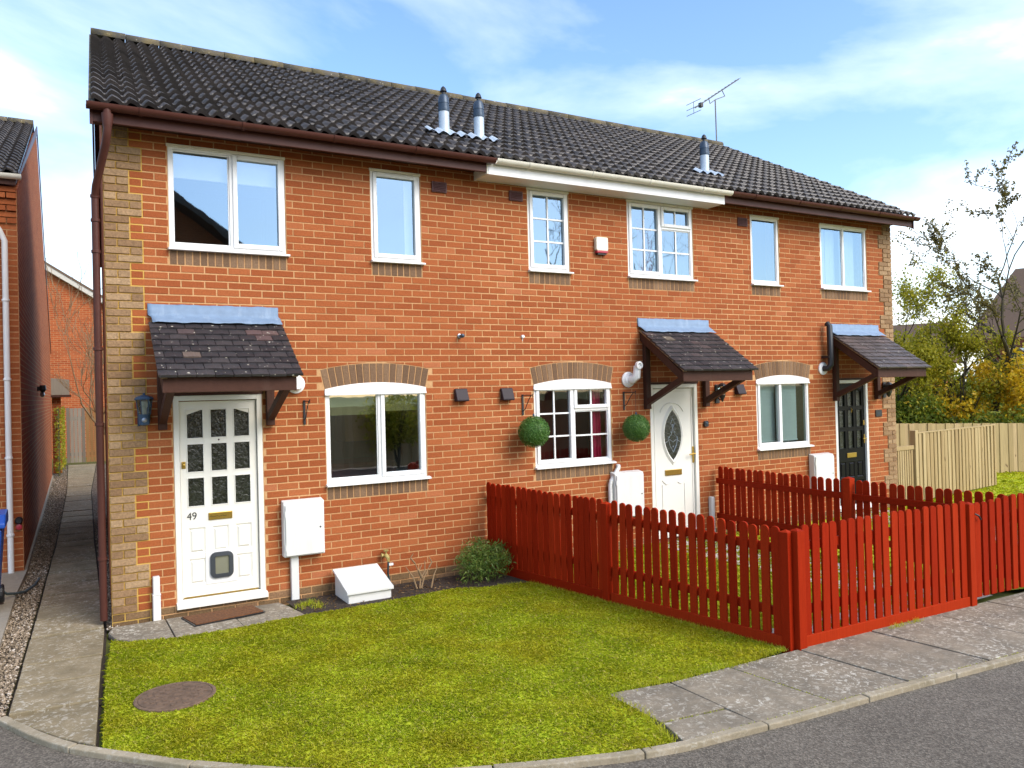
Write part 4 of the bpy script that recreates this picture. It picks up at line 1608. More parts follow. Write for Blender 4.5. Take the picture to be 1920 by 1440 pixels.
MB().box(7.79, 11.93, -0.304, 0.02, 4.78, 4.79).build('soffit', 'brown_wood', H[2])

# downpipe on the left corner
dp = MB()
dp.tube([(0.03, -0.405, 4.80), (0.03, -0.405, 4.62), (0.015, -0.36, 4.50), (-0.06, 0.0, 4.18), (-0.068, 0.04, 4.08)], 0.036, 14)
dpo = dp.build('downpipe', 'brown_pvc', H[0], smooth=True)
MB().tube([(-0.068, 0.04, 4.10), (-0.068, 0.04, 0.05)], 0.034, 14).build('lower_pipe', 'brown_pvc', dpo, smooth=True)
MB().lathe((0.03, -0.405, 4.70), [(0.05, 0.06), (0.048, 0.0), (0.038, -0.06)], 'z').build('outlet', 'brown_pvc', dpo, smooth=True)
for z in (4.08, 3.85, 3.55, 2.62, 1.9, 0.62):
    MB().lathe((-0.068, 0.04, z), [(0.036, 0), (0.042, 0.003), (0.042, 0.03), (0.036, 0.033)], 'z', 14).build('pipe_clip', 'brown_pvc', dpo, smooth=True)
MB().tube([(-0.05, -0.30, 4.42), (-0.012, -0.33, 4.46)], 0.0, 4) if False else None

# flues standing on the roof, with flashings
for i, (x, h) in enumerate(((3.80, 0), (4.29, 1), (8.15, 2))):
    v = 0.97
    b = on_roof(x, v, 0.02)
    fl = MB().tube([b - Vector((0, 0, 0.05)), b + Vector((0, 0, 0.30))], 0.066, 16).build('roof_flue', 'flue_metal', H[h], smooth=True)
    MB().lathe((b.x, b.y, b.z + 0.29), [(0.071, 0), (0.073, 0.01), (0.071, 0.05), (0.067, 0.052), (0.067, 0.10), (0.071, 0.102), (0.062, 0.18), (0.045, 0.21)], 'z', 16).build('flue_collar', 'dark_steel', fl, smooth=True)
    MB().lathe((b.x, b.y, b.z + 0.49), [(0.022, 0), (0.022, 0.05), (0.045, 0.055), (0.03, 0.10), (0.01, 0.12)], 'z', 12).build('flue_cap', 'black_metal', fl, smooth=True)
    mm = MB()
    vv, ff = [], []
    S = 32
    for j, vv_ in enumerate((v - 0.14, v + 0.05)):
        for k in range(S + 1):
            u = x - 0.26 + 0.52 * k / S
            vv.append(tuple(on_roof(u, vv_, 0.075 + 0.7 * wave(u - XL) + (0.004 if j else 0.0))))
    for k in range(S):
        ff.append((k, k + 1, S + 2 + k, S + 1 + k))
    mm.add(vv, ff)
    mm.build('flue_flashing', 'flue_metal', fl, smooth=True)

# ------------------------------------------------------------------ door canopies
PT = MB()
cw_, cl_ = 0.160, 0.135
tk = 0.021
PT.add([(0, 0, 0), (cw_, 0, 0), (cw_, cl_, 0), (0, cl_, 0), (0, 0, tk), (cw_ / 2, 0, tk + .004), (cw_, 0, tk), (cw_, cl_, tk), (cw_ / 2, cl_, tk + .004), (0, cl_, tk)],
       [(0, 3, 2, 1), (4, 5, 8, 9), (5, 6, 7, 8), (0, 1, 6, 5, 4), (1, 2, 7, 6), (3, 0, 4, 9)])
PTM = {m: PT.mesh('canopy_tile', m) for m in ('canopy_tile', 'canopy_tile_brown')}
wood = 'brown_wood'


def canopy(h, x0, x1, tmat):
    """x0..x1 = fascia ends"""
    ye, ze, zw = -0.85, 2.352, 2.93
    fa = MB().box(x0, x1, ye, ye + 0.028, 2.195, ze - 0.006).build('door_canopy', wood, H[h], bevel=0.004)
    ang = math.atan2(zw - ze, -ye)
    L = math.hypot(zw - ze, ye)
    for x in (x0 + 0.0, x1 - 0.03):
        MB().prism_yz([(-0.002, zw - 0.03), (ye + 0.03, ze - 0.03), (ye + 0.03, ze - 0.155), (-0.002, zw - 0.155)], x, x + 0.03).build('rafter', wood, fa, bevel=0.003)
        MB().prism_yz([(0.0, zw - 0.004), (ye - 0.02, ze - 0.018), (ye - 0.02, ze - 0.030), (0.0, zw - 0.028)], x - 0.012, x + 0.042).build('verge_batten', 'raw_wood', fa)
    MB().prism_yz([(0.0, zw - 0.032), (ye + 0.03, ze - 0.032), (ye + 0.03, ze - 0.05), (0.0, zw - 0.05)], x0 + 0.032, x1 - 0.032).build('decking', wood, fa)
    for x in (x0 + 0.035, x1 - 0.115):
        MB().box(x, x + 0.08, -0.075, -0.006, 1.84, 2.76).build('wall_post', wood, fa, bevel=0.004)
        MB().beam((x + 0.04, -0.06, 1.93), (x + 0.04, -0.815, 2.255), 0.07, 0.075).build('brace', wood, fa, bevel=0.004)
    # tiles
    ncol = int(round((x1 - x0 + 0.09) / 0.1675))
    pw = (x1 - x0 + 0.09) / ncol
    rows_ = 9
    gauge = (L - 0.07) / rows_
    dv = Vector((0, math.cos(ang), math.sin(ang)))
    nv = Vector((0, -math.sin(ang), math.cos(ang)))
    e = Vector((0, ye - 0.05, ze - 0.035))
    for j in range(rows_):
        odd = j % 2
        xs_ = [x0 - 0.035 + (i + (0.5 if odd else 0)) * pw for i in range(-1 if odd else 0, ncol)]
        for xq in xs_:
            a, b = max(xq, x0 - 0.035), min(xq + pw - 0.006, x1 + 0.055 - 0.006)
            if b - a < 0.03:
                continue
            p = e + dv * (j * gauge + random.uniform(-0.004, 0.004)) + nv * (0.014 + random.uniform(0, 0.003))
            o = inst('canopy_tile', PTM[tmat], fa, (a, p.y, p.z), (ang - 0.13 + random.uniform(-.014, .014), random.uniform(-.008, .008), random.uniform(-.008, .008)))
            o.scale = ((b - a) / cw_, 1, 1)
    # lead flashing
    m = MB()
    prof = [(-0.004, 3.075), (-0.010, 3.075), (-0.012, 2.995), (-0.022, 2.968), (-0.05, 2.946), (-0.11, 2.912), (-0.15, 2.889)]
    n = 24
    v, f = [], []
    for k in range(n + 1):
        u = k / n
        for q, (y, z) in enumerate(prof):
            jj = 0.004 * math.sin(u * 23 + q) + 0.003 * math.sin(u * 51 + 2 * q)
            sk = (0.03 if q > 3 else 0.0)
            xx = x0 - 0.035 + u * (x1 - x0 + 0.07) + (sk if u < 0.5 else sk * 0.4)
            v.append((xx, y - abs(jj) * 0.5, z + jj * (q > 0)))
    k_ = len(prof)
    for k in range(n):
        for q in range(k_ - 1):
            f.append((k * k_ + q, k * k_ + q + 1, (k + 1) * k_ + q + 1, (k + 1) * k_ + q))
    m.add(v, f)
    fl = m.build('lead_flashing', 'lead', fa, smooth=True)
    s = fl.modifiers.new('thick', 'SOLIDIFY')
    s.thickness = 0.003
    return fa


canopy(0, 0.40, 1.585, 'canopy_tile')
canopy(1, 6.455, 7.675, 'canopy_tile')
canopy(2, 10.31, 11.49, 'canopy_tile_brown')


# ------------------------------------------------------------------ fittings of the houses (vents, flues)
def louvre_vent(h, x, z):
    b = MB().box(x - 0.095, x + 0.095, -0.022, 0.0, z - 0.062, z + 0.062).build('wall_vent', 'maroon_plastic', H[h], bevel=0.004)
    for i in range(5):
        zz = z - 0.045 + i * 0.021
        MB().prism_yz([(-0.021, zz), (-0.034, zz - 0.006), (-0.034, zz - 0.002), (-0.021, zz + 0.012)][::-1], x - 0.08, x + 0.08).build('louvre', 'maroon_plastic', b)


for h, x in ((0, 3.52), (1, 4.56), (2, 8.44)):
    louvre_vent(h, x, 4.55)


def cowl_vent(h, x, z):
    MB().prism_yz([(-0.002, z - 0.075), (-0.002, z + 0.075), (-0.035, z + 0.075), (-0.09, z - 0.06), (-0.085, z - 0.075)], x - 0.08, x + 0.08).build('cowl_vent', 'vent_plastic', H[h], bevel=0.01)


cowl_vent(0, 3.73, 2.10)
cowl_vent(1, 4.35, 2.095)
cowl_vent(2, 8.27, 2.07)
# boiler flues
MB().lathe((1.785, 0.0, 2.265), [(0.10, 0.0), (0.10, 0.02), (0.075, 0.03), (0.06, 0.09), (0.055, 0.12)], 'y').build('flue_terminal', 'white_pvc', H[0], smooth=True)
fb = MB().lathe((6.235, 0.0, 2.245), [(0.105, 0.0), (0.105, 0.02), (0.085, 0.03), (0.07, 0.06)], 'y').build('boiler_flue', 'white_pvc', H[1], smooth=True)
MB().tube([(6.235, -0.03, 2.245), (6.245, -0.10, 2.245), (6.265, -0.145, 2.28), (6.275, -0.15, 2.36), (6.275, -0.16, 2.42)], [0.055, 0.058, 0.056, 0.05, 0.05], 16).build('flue_elbow', 'white_pvc', fb, smooth=True)
MB().lathe((6.275, -0.205, 2.43), [(0.052, -0.03), (0.052, 0.01), (0.030, 0.012), (0.028, -0.01)], 'y').build('flue_mouth', 'white_pvc', fb, smooth=True)
fc = MB().lathe((10.12, 0.0, 2.36), [(0.10, 0.0), (0.10, 0.018), (0.07, 0.025)], 'y').build('flue_collar', 'white_pvc', H[2], smooth=True)
MB().tube([(10.12, -0.02, 2.36), (10.14, -0.09, 2.36), (10.17, -0.12, 2.42), (10.175, -0.12, 2.52), (10.175, -0.11, 3.03), (10.18, -0.06, 3.07)], 0.046, 14).build('plume_pipe', 'black_metal', fc, smooth=True)
MB().box(10.10, 10.13, -0.14, 0.0, 2.52, 2.56).build('pipe_clip', 'black_metal', fc)
# waste pipe and stub by door 49
wp = MB().box(0.352, 0.422, -0.075, -0.004, -0.01, 0.24).build('drain_duct', 'white_box', H[0], bevel=0.008)
MB().box(0.356, 0.418, -0.07, -0.004, 0.246, 0.42).build('duct_upper', 'white_box', wp, bevel=0.008)
MB().box(0.350, 0.424, -0.077, -0.004, 0.24, 0.252).build('duct_joint', 'white_box', wp)
MB().box(7.62, 7.68, -0.07, -0.004, 0.0, 0.55).build('drain_duct', 'white_box', H[1], bevel=0.008)

# ------------------------------------------------------------------ things on and by the wall
def meter_box(x0, x1, z0, z1, label, d=0.13):
    t = thing('meter_box', ((x0 + x1) / 2, 0, z0), label, 'meter box', 'white meter boxes')
    m = MB().prism_yz([(-0.004, z0), (-0.004, z1 + 0.01), (-d + 0.02, z1 - 0.012), (-d + 0.02, z0)], x0, x1)
    m.build('casing', 'white_box', t, bevel=0.01)
    dr = MB().box(x0 + 0.016, x1 - 0.012, -d, -d + 0.019, z0 + 0.014, z1 - 0.034).build('cover', 'white_box', t, bevel=0.005)
    MB().lathe((x1 - 0.05, -d, (z0 + z1) / 2), [(0.009, 0), (0.009, 0.003), (0.004, 0.0035)], 'y', 10).build('lock', 'black_metal', dr)
    for zz in (z0 + 0.1, z1 - 0.13):
        MB().tube([(x0 + 0.012, -d + 0.006, zz - 0.03), (x0 + 0.012, -d + 0.006, zz + 0.03)], 0.006, 8).build('hinge', 'white_box', dr)
    return t


mb1 = meter_box(1.605, 2.035, 0.455, 1.035, 'white meter box between door 49 and the kitchen window')
MB().box(1.685, 1.765, -0.06, -0.006, -0.05, 0.452).build('conduit', 'white_box', mb1, bevel=0.006)
mb2 = meter_box(5.895, 6.37, 0.42, 1.02, 'white meter box left of the oval glass door')
MB().tube([(5.86, -0.05, 0.0), (5.86, -0.05, 0.86), (5.88, -0.05, 0.92), (6.0, -0.05, 1.08), (6.02, -0.03, 1.10), (6.02, 0.0, 1.10)], 0.028, 12).build('conduit', 'white_box', mb2, smooth=True)
MB().box(5.825, 5.895, -0.085, -0.004, 0.60, 0.62).build('pipe_clip', 'white_box', mb2)
meter_box(9.735, 10.185, 0.40, 1.02, 'white meter box left of the black door')

gx = thing('gas_box', (2.36, -0.36, 0), 'low white box with sloping lid on the soil under the kitchen window', 'gas box')
MB().prism_yz([(-0.10, -0.03), (-0.10, 0.235), (-0.56, 0.10), (-0.56, -0.03)], 2.135, 2.60).build('casing', 'white_box', gx, bevel=0.008)
MB().prism_yz([(-0.085, 0.242), (-0.085, 0.268), (-0.585, 0.118), (-0.585, 0.085), (-0.572, 0.085), (-0.572, 0.098)], 2.115, 2.62).build('lid', 'white_box', gx, bevel=0.006)

mat_ = thing('doormat', (0.97, -0.30, 0), 'worn brown doormat on the step of door 49', 'doormat')
MB().prism_xy([(0.68, -0.51), (1.32, -0.40), (1.265, -0.10), (0.60, -0.16)], 0.006, 0.022).build('pile', 'doormat', mat_, bevel=0.004)
MB().prism_xy([(0.665, -0.525), (1.335, -0.41), (1.275, -0.088), (0.59, -0.15)], 0.0045, 0.0135).build('rubber_edge', 'black_metal', mat_)

mh = thing('manhole_cover', (0.30, -2.27, 0), 'round rusty brown manhole cover set in the front lawn', 'manhole cover')
MB().lathe((0.30, -2.27, 0), [(0.275, -0.03), (0.275, 0.006), (0.268, 0.009), (0.252, 0.009), (0.25, 0.004)], 'z', 40).build('rim', 'iron_cover', mh)
cv = MB().lathe((0.30, -2.27, 0), [(0.246, -0.02), (0.246, 0.008), (0.235, 0.011), (0.0, 0.013)], 'z', 40)
cv.build('plate', 'iron_cover', mh)
rb = MB()
for i in range(-5, 6):
    for j in range(-5, 6):
        if math.hypot(i, j) * 0.04 < 0.21 and (i + j) % 2 == 0:
            rb.box(0.30 + i * 0.04 - 0.012, 0.30 + i * 0.04 + 0.012, -2.27 + j * 0.04 - 0.012, -2.27 + j * 0.04 + 0.012, 0.009, 0.0165)
rb.build('raised_studs', 'iron_cover', mh)

# carriage lamp by the quoins
lt = thing('wall_lantern', (0.305, 0, 1.9), 'blue-black wall lantern on the brown corner bricks beside door 49', 'lantern')
MB().box(0.255, 0.275, -0.02, -0.013, 1.885, 2.12).build('back_plate', 'blue_metal', lt)
MB().box(0.262, 0.350, -0.035, -0.013, 1.90, 2.00).build('mount', 'blue_metal', lt, bevel=0.006)
MB().lathe((0.31, -0.10, 2.15), [(0.085, -0.01), (0.086, 0.0), (0.07, 0.018), (0.03, 0.032), (0.012, 0.036), (0.012, 0.05), (0.004, 0.055)], 'z', 6).build('roof_cap', 'blue_metal', lt)
MB().lathe((0.31, -0.10, 2.0), [(0.052, 0.0), (0.070, 0.14)], 'z', 6).build('glazing', 'lantern_glass', lt)
MB().lathe((0.31, -0.10, 2.0), [(0.022, 0.0), (0.022, 0.06), (0.035, 0.08), (0.03, 0.12), (0.01, 0.135)], 'z', 12).build('bulb', 'room_pale', lt, smooth=True)
lg = MB()
for k in range(6):
    a = 2 * math.pi * k / 6
    lg.tube([(0.31 + 0.053 * math.cos(a), -0.10 + 0.053 * math.sin(a), 2.0), (0.31 + 0.071 * math.cos(a), -0.10 + 0.071 * math.sin(a), 2.14)], 0.0045, 5)
lg.build('cage', 'blue_metal', lt)
MB().lathe((0.31, -0.10, 1.90), [(0.02, -0.01), (0.045, 0.0), (0.05, 0.05), (0.056, 0.10)], 'z', 12).build('sensor_base', 'blue_metal', lt, smooth=True)
MB().lathe((0.305, -0.14, 1.945), [(0.025, 0.0), (0.022, 0.015), (0.01, 0.025)], 'y', 12).build('sensor_eye', 'steel', lt, smooth=True)

l2 = thing('wall_lantern', (7.84, 0, 1.9), 'black wall lantern half hidden by the canopy brace right of the oval door', 'lantern')
MB().box(7.80, 7.88, -0.02, -0.004, 1.88, 2.15).build('back_plate', 'black_metal', l2, bevel=0.004)
MB().lathe((7.84, -0.11, 2.0), [(0.045, 0), (0.065, 0.12)], 'z', 6).build('glazing', 'lantern_glass', l2)
MB().lathe((7.84, -0.11, 2.12), [(0.08, 0), (0.06, 0.025), (0.015, 0.05)], 'z', 6).build('roof_cap', 'black_metal', l2)
MB().lathe((7.84, -0.11, 1.93), [(0.01, -0.03), (0.02, 0.0), (0.035, 0.03), (0.05, 0.07)], 'z', 10).build('base', 'black_metal', l2)
MB().tube([(7.84, -0.015, 1.97), (7.84, -0.06, 1.93), (7.84, -0.11, 1.94)], 0.009, 8).build('arm', 'black_metal', l2)


def hanging_bracket(x, zt, zb, reach, label):
    t = thing('hanging_bracket', (x, 0, zb), label, 'bracket', 'black hanging basket brackets')
    MB().box(x - 0.012, x + 0.012, -0.012, -0.003, zb, zt).build('wall_bar', 'black_metal', t)
    MB().tube([(x, -0.010, zt - 0.01), (x, -reach, zt - 0.01), (x, -reach - 0.012, zt + 0.01)], 0.006, 8).build('arm', 'black_metal', t)
    MB().tube([(x, -0.010, zb + 0.05), (x, -0.06, zb + 0.07), (x, -reach * 0.6, zt - 0.07), (x, -reach * 0.85, zt - 0.012)], 0.005, 8).build('scroll_brace', 'black_metal', t)
    MB().tube([(x, -reach + 0.005, zt - 0.005), (x, -reach, zt - 0.035), (x, -reach - 0.012, zt - 0.02)], 0.004, 6).build('hook', 'black_metal', t)
    return t


hanging_bracket(1.875, 2.09, 1.83, 0.22, 'empty black bracket on the wall between door 49 canopy and kitchen window')
hanging_bracket(4.585, 2.085, 1.83, 0.25, 'black bracket carrying the leafy ball left of the middle window')
hanging_bracket(6.155, 2.085, 1.84, 0.25, 'black bracket carrying the leafy ball left of the oval door')


def topiary(x, y, z, r, label, zt):
    t = thing('topiary_ball', (x, y, z - r), label, 'topiary ball', 'hanging leafy balls')
    MB().lathe((x, y, z), [(0.001, -r * .9)] + [(r * .9 * math.cos(a), r * .9 * math.sin(a)) for a in np.linspace(-1.4, 1.4, 9)] + [(0.001, r * .9)], 'z', 18).build('core', 'leaf_box', t, smooth=True)
    n = 5200
    d = unit(rng.normal(size=(n, 3)))
    P = np.array([x, y, z]) + d * (r * rng.uniform(0.88, 1.03, n)[:, None])
    V, Fq = leaf_quads(P, unit(d + rng.normal(0, 0.65, (n, 3))), rng.uniform(0.012, 0.024, n), rng.uniform(0.006, 0.012, n))
    np_mesh('leaves', V, Fq, 'leaf_box', t, 'stuff')
    MB().tube([(x, y, z + r - 0.01), (x, y, zt)], 0.0025, 5).build('hanging_wire', 'black_metal', t)
    MB().lathe((x, y, z + r - 0.005), [(0.012, 0), (0.012, 0.03), (0.004, 0.035)], 'z', 8).build('hanger_cap', 'blue_metal', t)


topiary(4.59, -0.25, 1.63, 0.190, 'leafy green ball hanging left of the middle ground floor window', 2.06)
topiary(6.16, -0.25, 1.605, 0.178, 'leafy green ball hanging beside the oval glass door', 2.06)

al = thing('alarm_box', (5.83, 0, 3.9), 'cream burglar alarm box with red base between the middle upper windows', 'alarm box')
MB().prism_xz(rounded(5.735, 5.925, 3.945, 4.125, 0.025), -0.06, -0.004).build('cover', 'alarm_cream', al, bevel=0.008)
MB().box(5.74, 5.92, -0.066, -0.004, 3.915, 3.9445).build('red_lens', 'alarm_red', al, bevel=0.006)
MB().box(5.76, 5.90, -0.05, -0.004, 3.895, 3.9145).build('siren_base', 'black_metal', al)

cm_ = thing('wall_sensor', (3.74, 0, 2.8), 'small grey sensor on bare brickwork between the left and middle windows', 'sensor')
MB().lathe((3.74, 0, 2.80), [(0.028, 0), (0.028, 0.01), (0.018, 0.014), (0.018, 0.04)], 'y', 12).build('mount', 'steel', cm_, smooth=True)
MB().lathe((3.745, -0.06, 2.80), [(0.012, -0.02), (0.026, 0.0), (0.022, 0.03), (0.006, 0.04)], 'y', 12).build('head', 'dark_steel', cm_, smooth=True)
kn_ = thing('cable_cap', (4.61, 0, 2.8), 'tiny white cap on bare brickwork above the downstairs vents', 'cable cap')
MB().lathe((4.61, 0, 2.805), [(0.022, 0), (0.02, 0.02), (0.006, 0.026)], 'y', 10).build('cap', 'white_pvc', kn_, smooth=True)
MB().tube([(4.61, -0.004, 2.80), (4.605, -0.003, 2.75)], 0.004, 6).build('cable_tail', 'white_pvc', kn_)

bl = thing('door_bell', (7.6, 0, 1.6), 'small black doorbell on the brick wall right of the oval door', 'doorbell')
MB().prism_xz(rounded(7.565, 7.645, 1.55, 1.635, 0.02), -0.03, -0.003).build('body', 'black_metal', bl, bevel=0.004)
MB().lathe((7.605, -0.03, 1.60), [(0.018, 0), (0.018, 0.006), (0.006, 0.008)], 'y', 12).build('button', 'dark_steel', bl)
pq = thing('number_plaque', (11.45, 0, 1.6), 'small black house number plaque right of the black door', 'plaque')
MB().prism_xz(rounded(11.39, 11.55, 1.545, 1.66, 0.015), -0.016, -0.002).build('plate', 'black_metal', pq, bevel=0.003)
sq = MB()
for i in range(3):
    sq.box(11.435 + i * 0.028, 11.435 + i * 0.028 + 0.012, -0.0175, -0.0155, 1.585, 1.62)
sq.build('plaque_marks', 'dark_steel', pq)
l3 = thing('wall_lantern', (11.62, 0, 1.85), 'black lantern behind the brace of the far right canopy', 'lantern')
MB().box(11.58, 11.66, -0.03, -0.014, 1.86, 2.12).build('back_plate', 'black_metal', l3)
MB().lathe((11.62, -0.10, 1.90), [(0.012, -0.03), (0.03, 0), (0.05, 0.05), (0.065, 0.16), (0.08, 0.17), (0.02, 0.22)], 'z', 6).build('body', 'black_metal', l3)
MB().tube([(11.62, -0.03, 1.95), (11.62, -0.10, 1.92)], 0.01, 6).build('arm', 'black_metal', l3)

# outside tap
tp = thing('garden_tap', (2.76, 0, 0.1), 'brass garden tap with grey pipe on the wall above the soil', 'tap')
MB().tube([(2.73, 0.0, 0.325), (2.73, -0.03, 0.325), (2.735, -0.07, 0.33), (2.745, -0.10, 0.31), (2.745, -0.10, 0.27)], [0.02, 0.018, 0.026, 0.022, 0.015], 12).build('spout', 'brass_tap', tp, smooth=True)
MB().lathe((2.735, -0.06, 0.33), [(0.010, 0), (0.010, 0.05), (0.03, 0.052), (0.032, 0.065), (0.006, 0.07)], 'z', 10).build('tap_handle', 'brass_tap', tp, smooth=True)
MB().lathe((2.69, -0.06, 0.34), [(0.02, -0.01), (0.022, 0.0), (0.01, 0.02)], 'x', 10).build('wing_nut', 'brass_tap', tp)
MB().tube([(2.745, -0.10, 0.27), (2.745, -0.09, 0.2), (2.76, -0.04, 0.12), (2.785, -0.03, 0.02), (2.82, -0.04, -0.02)], 0.011, 10).build('hose_pipe', 'cable', tp, smooth=True)
MB().box(2.75, 2.80, -0.11, -0.09, 0.225, 0.25).build('hose_connector', 'white_pvc', tp)

# TV aerial on the ridge end
ae = thing('tv_aerial', (12.0, RY, 7.35), 'television aerial on a thin mast at the right end of the ridge', 'aerial')
MB().tube([(12.10, RY, 7.30), (12.09, RY, 8.36)], 0.014, 8).build('mast', 'aerial_grey', ae)
A0, A1 = Vector((11.50, RY, 8.09)), Vector((12.82, RY, 8.94))
MB().tube([A0, A1], 0.013, 8).build('boom', 'aerial_grey', ae)
ad = (A1 - A0).normalized()
MB().tube([A0 + ad * 0.48, A0 + ad * 0.48 + Vector((0.03, 0, -0.10)), Vector((12.09, RY, 8.36)), A0 + ad * 0.95 + Vector((0.08, 0, -0.12)), A0 + ad * 0.95], 0.010, 8).build('cradle', 'aerial_grey', ae)
for i in range(11):
    p = A0 + ad * (0.32 + i * 0.12)
    MB().tube([p + Vector((0, -0.10, 0.01)), p + Vector((0, 0.10, 0.01))], 0.004, 6).build('director', 'aerial_grey', ae)
for dz in (-0.12, 0.0, 0.12):
    p = A0 + Vector((-0.02, 0, dz))
    MB().tube([p + Vector((-.02, -0.22, 0)), p + Vector((-.02, 0.22, 0))], 0.006, 6).build('reflector_rod', 'aerial_grey', ae)
MB().tube([A0 + Vector((-.04, 0, -0.13)), A0 + Vector((-.04, 0, 0.13))], 0.006, 6).build('reflector_bar', 'aerial_grey', ae)
MB().box(A0.x + 0.13, A0.x + 0.20, RY - 0.04, RY + 0.04, A0.z + 0.04, A0.z + 0.13).build('junction_box', 'black_metal', ae)

# ------------------------------------------------------------------ picket fences
def picket_profile(w, z0, z1):
    pts = [(-w / 2, z0), (w / 2, z0), (w / 2, z1 - w * 0.42)]
    for i in range(1, 8):
        a = math.pi * i / 8
        pts.append((w / 2 * math.cos(a), z1 - w * 0.42 + w * 0.42 * math.sin(a)))
    pts.append((-w / 2, z1 - w * 0.42))
    return pts


RED = 'red_paint'


def place(o, x, y, rz):
    o.location = (x, y, 0)
    o.rotation_euler = (0, 0, rz)


def run(fence, A, B, n, zt0, zt1, side, w=0.076, skip0=0.0, skip1=0.0, zb=0.085, board=True, rails=(0.30, 0.82), th=0.020, tilt=0.012):
    """pickets from A to B; side = +1 rails on the left of A->B, -1 on the right"""
    A, B = Vector(A), Vector(B)
    d = (B - A).normalized()
    nrm = Vector((-d.y, d.x)) * side
    L = (B - A).length
    rz = math.atan2(d.y, d.x)
    pitch = (L - skip0 - skip1) / n
    for i in range(n):
        s = skip0 + pitch * (i + 0.5)
        p = A + d * s
        zt = zt0 + (zt1 - zt0) * s / L + random.uniform(-0.008, 0.008)
        ww = w * random.uniform(0.96, 1.04)
        me = MB().prism_xz(picket_profile(ww, zb, zt), -th / 2, th / 2)
        o = me.build('picket', RED, fence, bevel=0.003)
        o.matrix_parent_inverse = Matrix.Identity(4) if fence.type != 'EMPTY' else Matrix.Translation(-Vector(fence.location))
        place(o, p.x, p.y, rz + random.uniform(-0.03, 0.03))
        o.rotation_euler.y = random.uniform(-tilt, tilt)
    for rzz in rails:
        a = A + nrm * (th / 2 + 0.019)
        b = B + nrm * (th / 2 + 0.019)
        MB().beam((a.x, a.y, rzz + (zt0 - 1.0)), (b.x, b.y, rzz + (zt1 - 1.0)), 0.036, 0.075).build('rail', RED, fence, bevel=0.005)
    if board:
        a = A - nrm * 0.012
        b = B - nrm * 0.012
        MB().beam((a.x, a.y, 0.030), (b.x, b.y, 0.030), 0.024, 0.115).build('gravel_board', RED, fence, bevel=0.004)
    return d, nrm


def post(fence, x, y, zt, rz=0.0, w=0.085, name='post'):
    a = w / 2
    m = MB().box(-a, a, -a, a, -0.05, zt)
    m.add([(-a, -a, zt), (a, -a, zt), (a, a, zt), (-a, a, zt), (0, 0, zt + 0.02)], [(0, 1, 4), (1, 2, 4), (2, 3, 4), (3, 0, 4)])
    o = m.build(name, RED, fence, bevel=0.004)
    place(o, x, y, rz)
    return o


f1 = thing('picket_fence', (4.05, -0.1, 0), 'red picket fence running from the house wall to the corner post beside the lawn', 'picket fence', 'red picket fences')
run(f1, (4.035, -0.03), (4.375, -1.93), 21, 1.045, 1.01, 1)
run(f1, (4.39, -2.02), (4.70, -3.93), 18, 1.01, 0.965, 1)
post(f1, 4.375, -1.975, 0.975, 0.17)
post(f1, 4.715, -3.955, 0.935, 0.17, 0.08)
f2 = thing('picket_fence', (4.8, -4.0, 0), 'red picket fence along the grey pavement from corner post to gate', 'picket fence', 'red picket fences')
post(f2, 4.785, -4.005, 0.945, 0.0, 0.085)
run(f2, (4.83, -4.005), (7.02, -4.065), 20, 0.985, 0.985, 1, w=0.080)
post(f2, 7.065, -4.06, 0.955, 0.0, 0.085)
f3 = thing('picket_fence', (7.8, -0.2, 0), 'red picket fence dividing the gardens of the oval door and the black door', 'picket fence', 'red picket fences')
run(f3, (7.78, -0.04), (7.90, -2.10), 20, 0.975, 0.955, -1, w=0.078, rails=(0.30, 0.80), board=False)
run(f3, (7.905, -2.20), (8.0, -4.02), 17, 0.955, 0.955, -1, w=0.080, rails=(0.30, 0.80), board=False)
post(f3, 7.86, -2.15, 0.975, 0.05, 0.10)
gt = thing('picket_gate', (7.2, -4.08, 0), 'red picket gate at the right end of the pavement fence', 'gate')
run(gt, (7.125, -4.07), (8.05, -4.115), 8, 0.955, 1.0, 1, w=0.082, zb=0.06, board=False, rails=(0.26, 0.80))
a = MB().tube([(7.11, -4.10, 0.86), (7.15, -4.115, 0.84), (7.19, -4.11, 0.80)], 0.008, 8).build('latch', 'black_metal', gt)
MB().beam((7.16, -4.035, 0.15), (8.0, -4.075, 0.85), 0.03, 0.07).build('diagonal_brace', RED, gt)
f4 = thing('picket_fence', (8.1, -4.12, 0), 'short red picket fence continuing past the gate at the photo edge', 'picket fence', 'red picket fences')
post(f4, 8.11, -4.12, 1.0)
run(f4, (8.17, -4.12), (10.2, -4.22), 18, 0.985, 0.985, 1, w=0.08)

# ------------------------------------------------------------------ timber fences on the right
def pales(fence, A, B, n, zt, mat, zb=0.0, th=0.018, zt1=None):
    """overlapping vertical boards, every second one set back"""
    A, B = Vector(A), Vector(B)
    d = (B - A).normalized()
    L = (B - A).length
    rz = math.atan2(d.y, d.x)
    p_ = L / n
    zt1 = zt if zt1 is None else zt1
    nrm = Vector((d.y, -d.x))
    me = MB().box(-p_ * 0.55, p_ * 0.55, -th / 2, th / 2, zb, 1.0).mesh('pale', mat)
    for i in range(n):
        t = (i + 0.5) / n
        q = A + d * (L * t) + nrm * (0.015 if i % 2 else 0.0)
        o = inst('pale', me, fence, (q.x, q.y, 0), (random.uniform(-.006, .006), random.uniform(-.006, .006), rz + random.uniform(-.06, .06)))
        o.scale = (random.uniform(0.86, 1.0) if i % 2 else 1.0, 1, zt + (zt1 - zt) * t + random.uniform(-.006, .006))


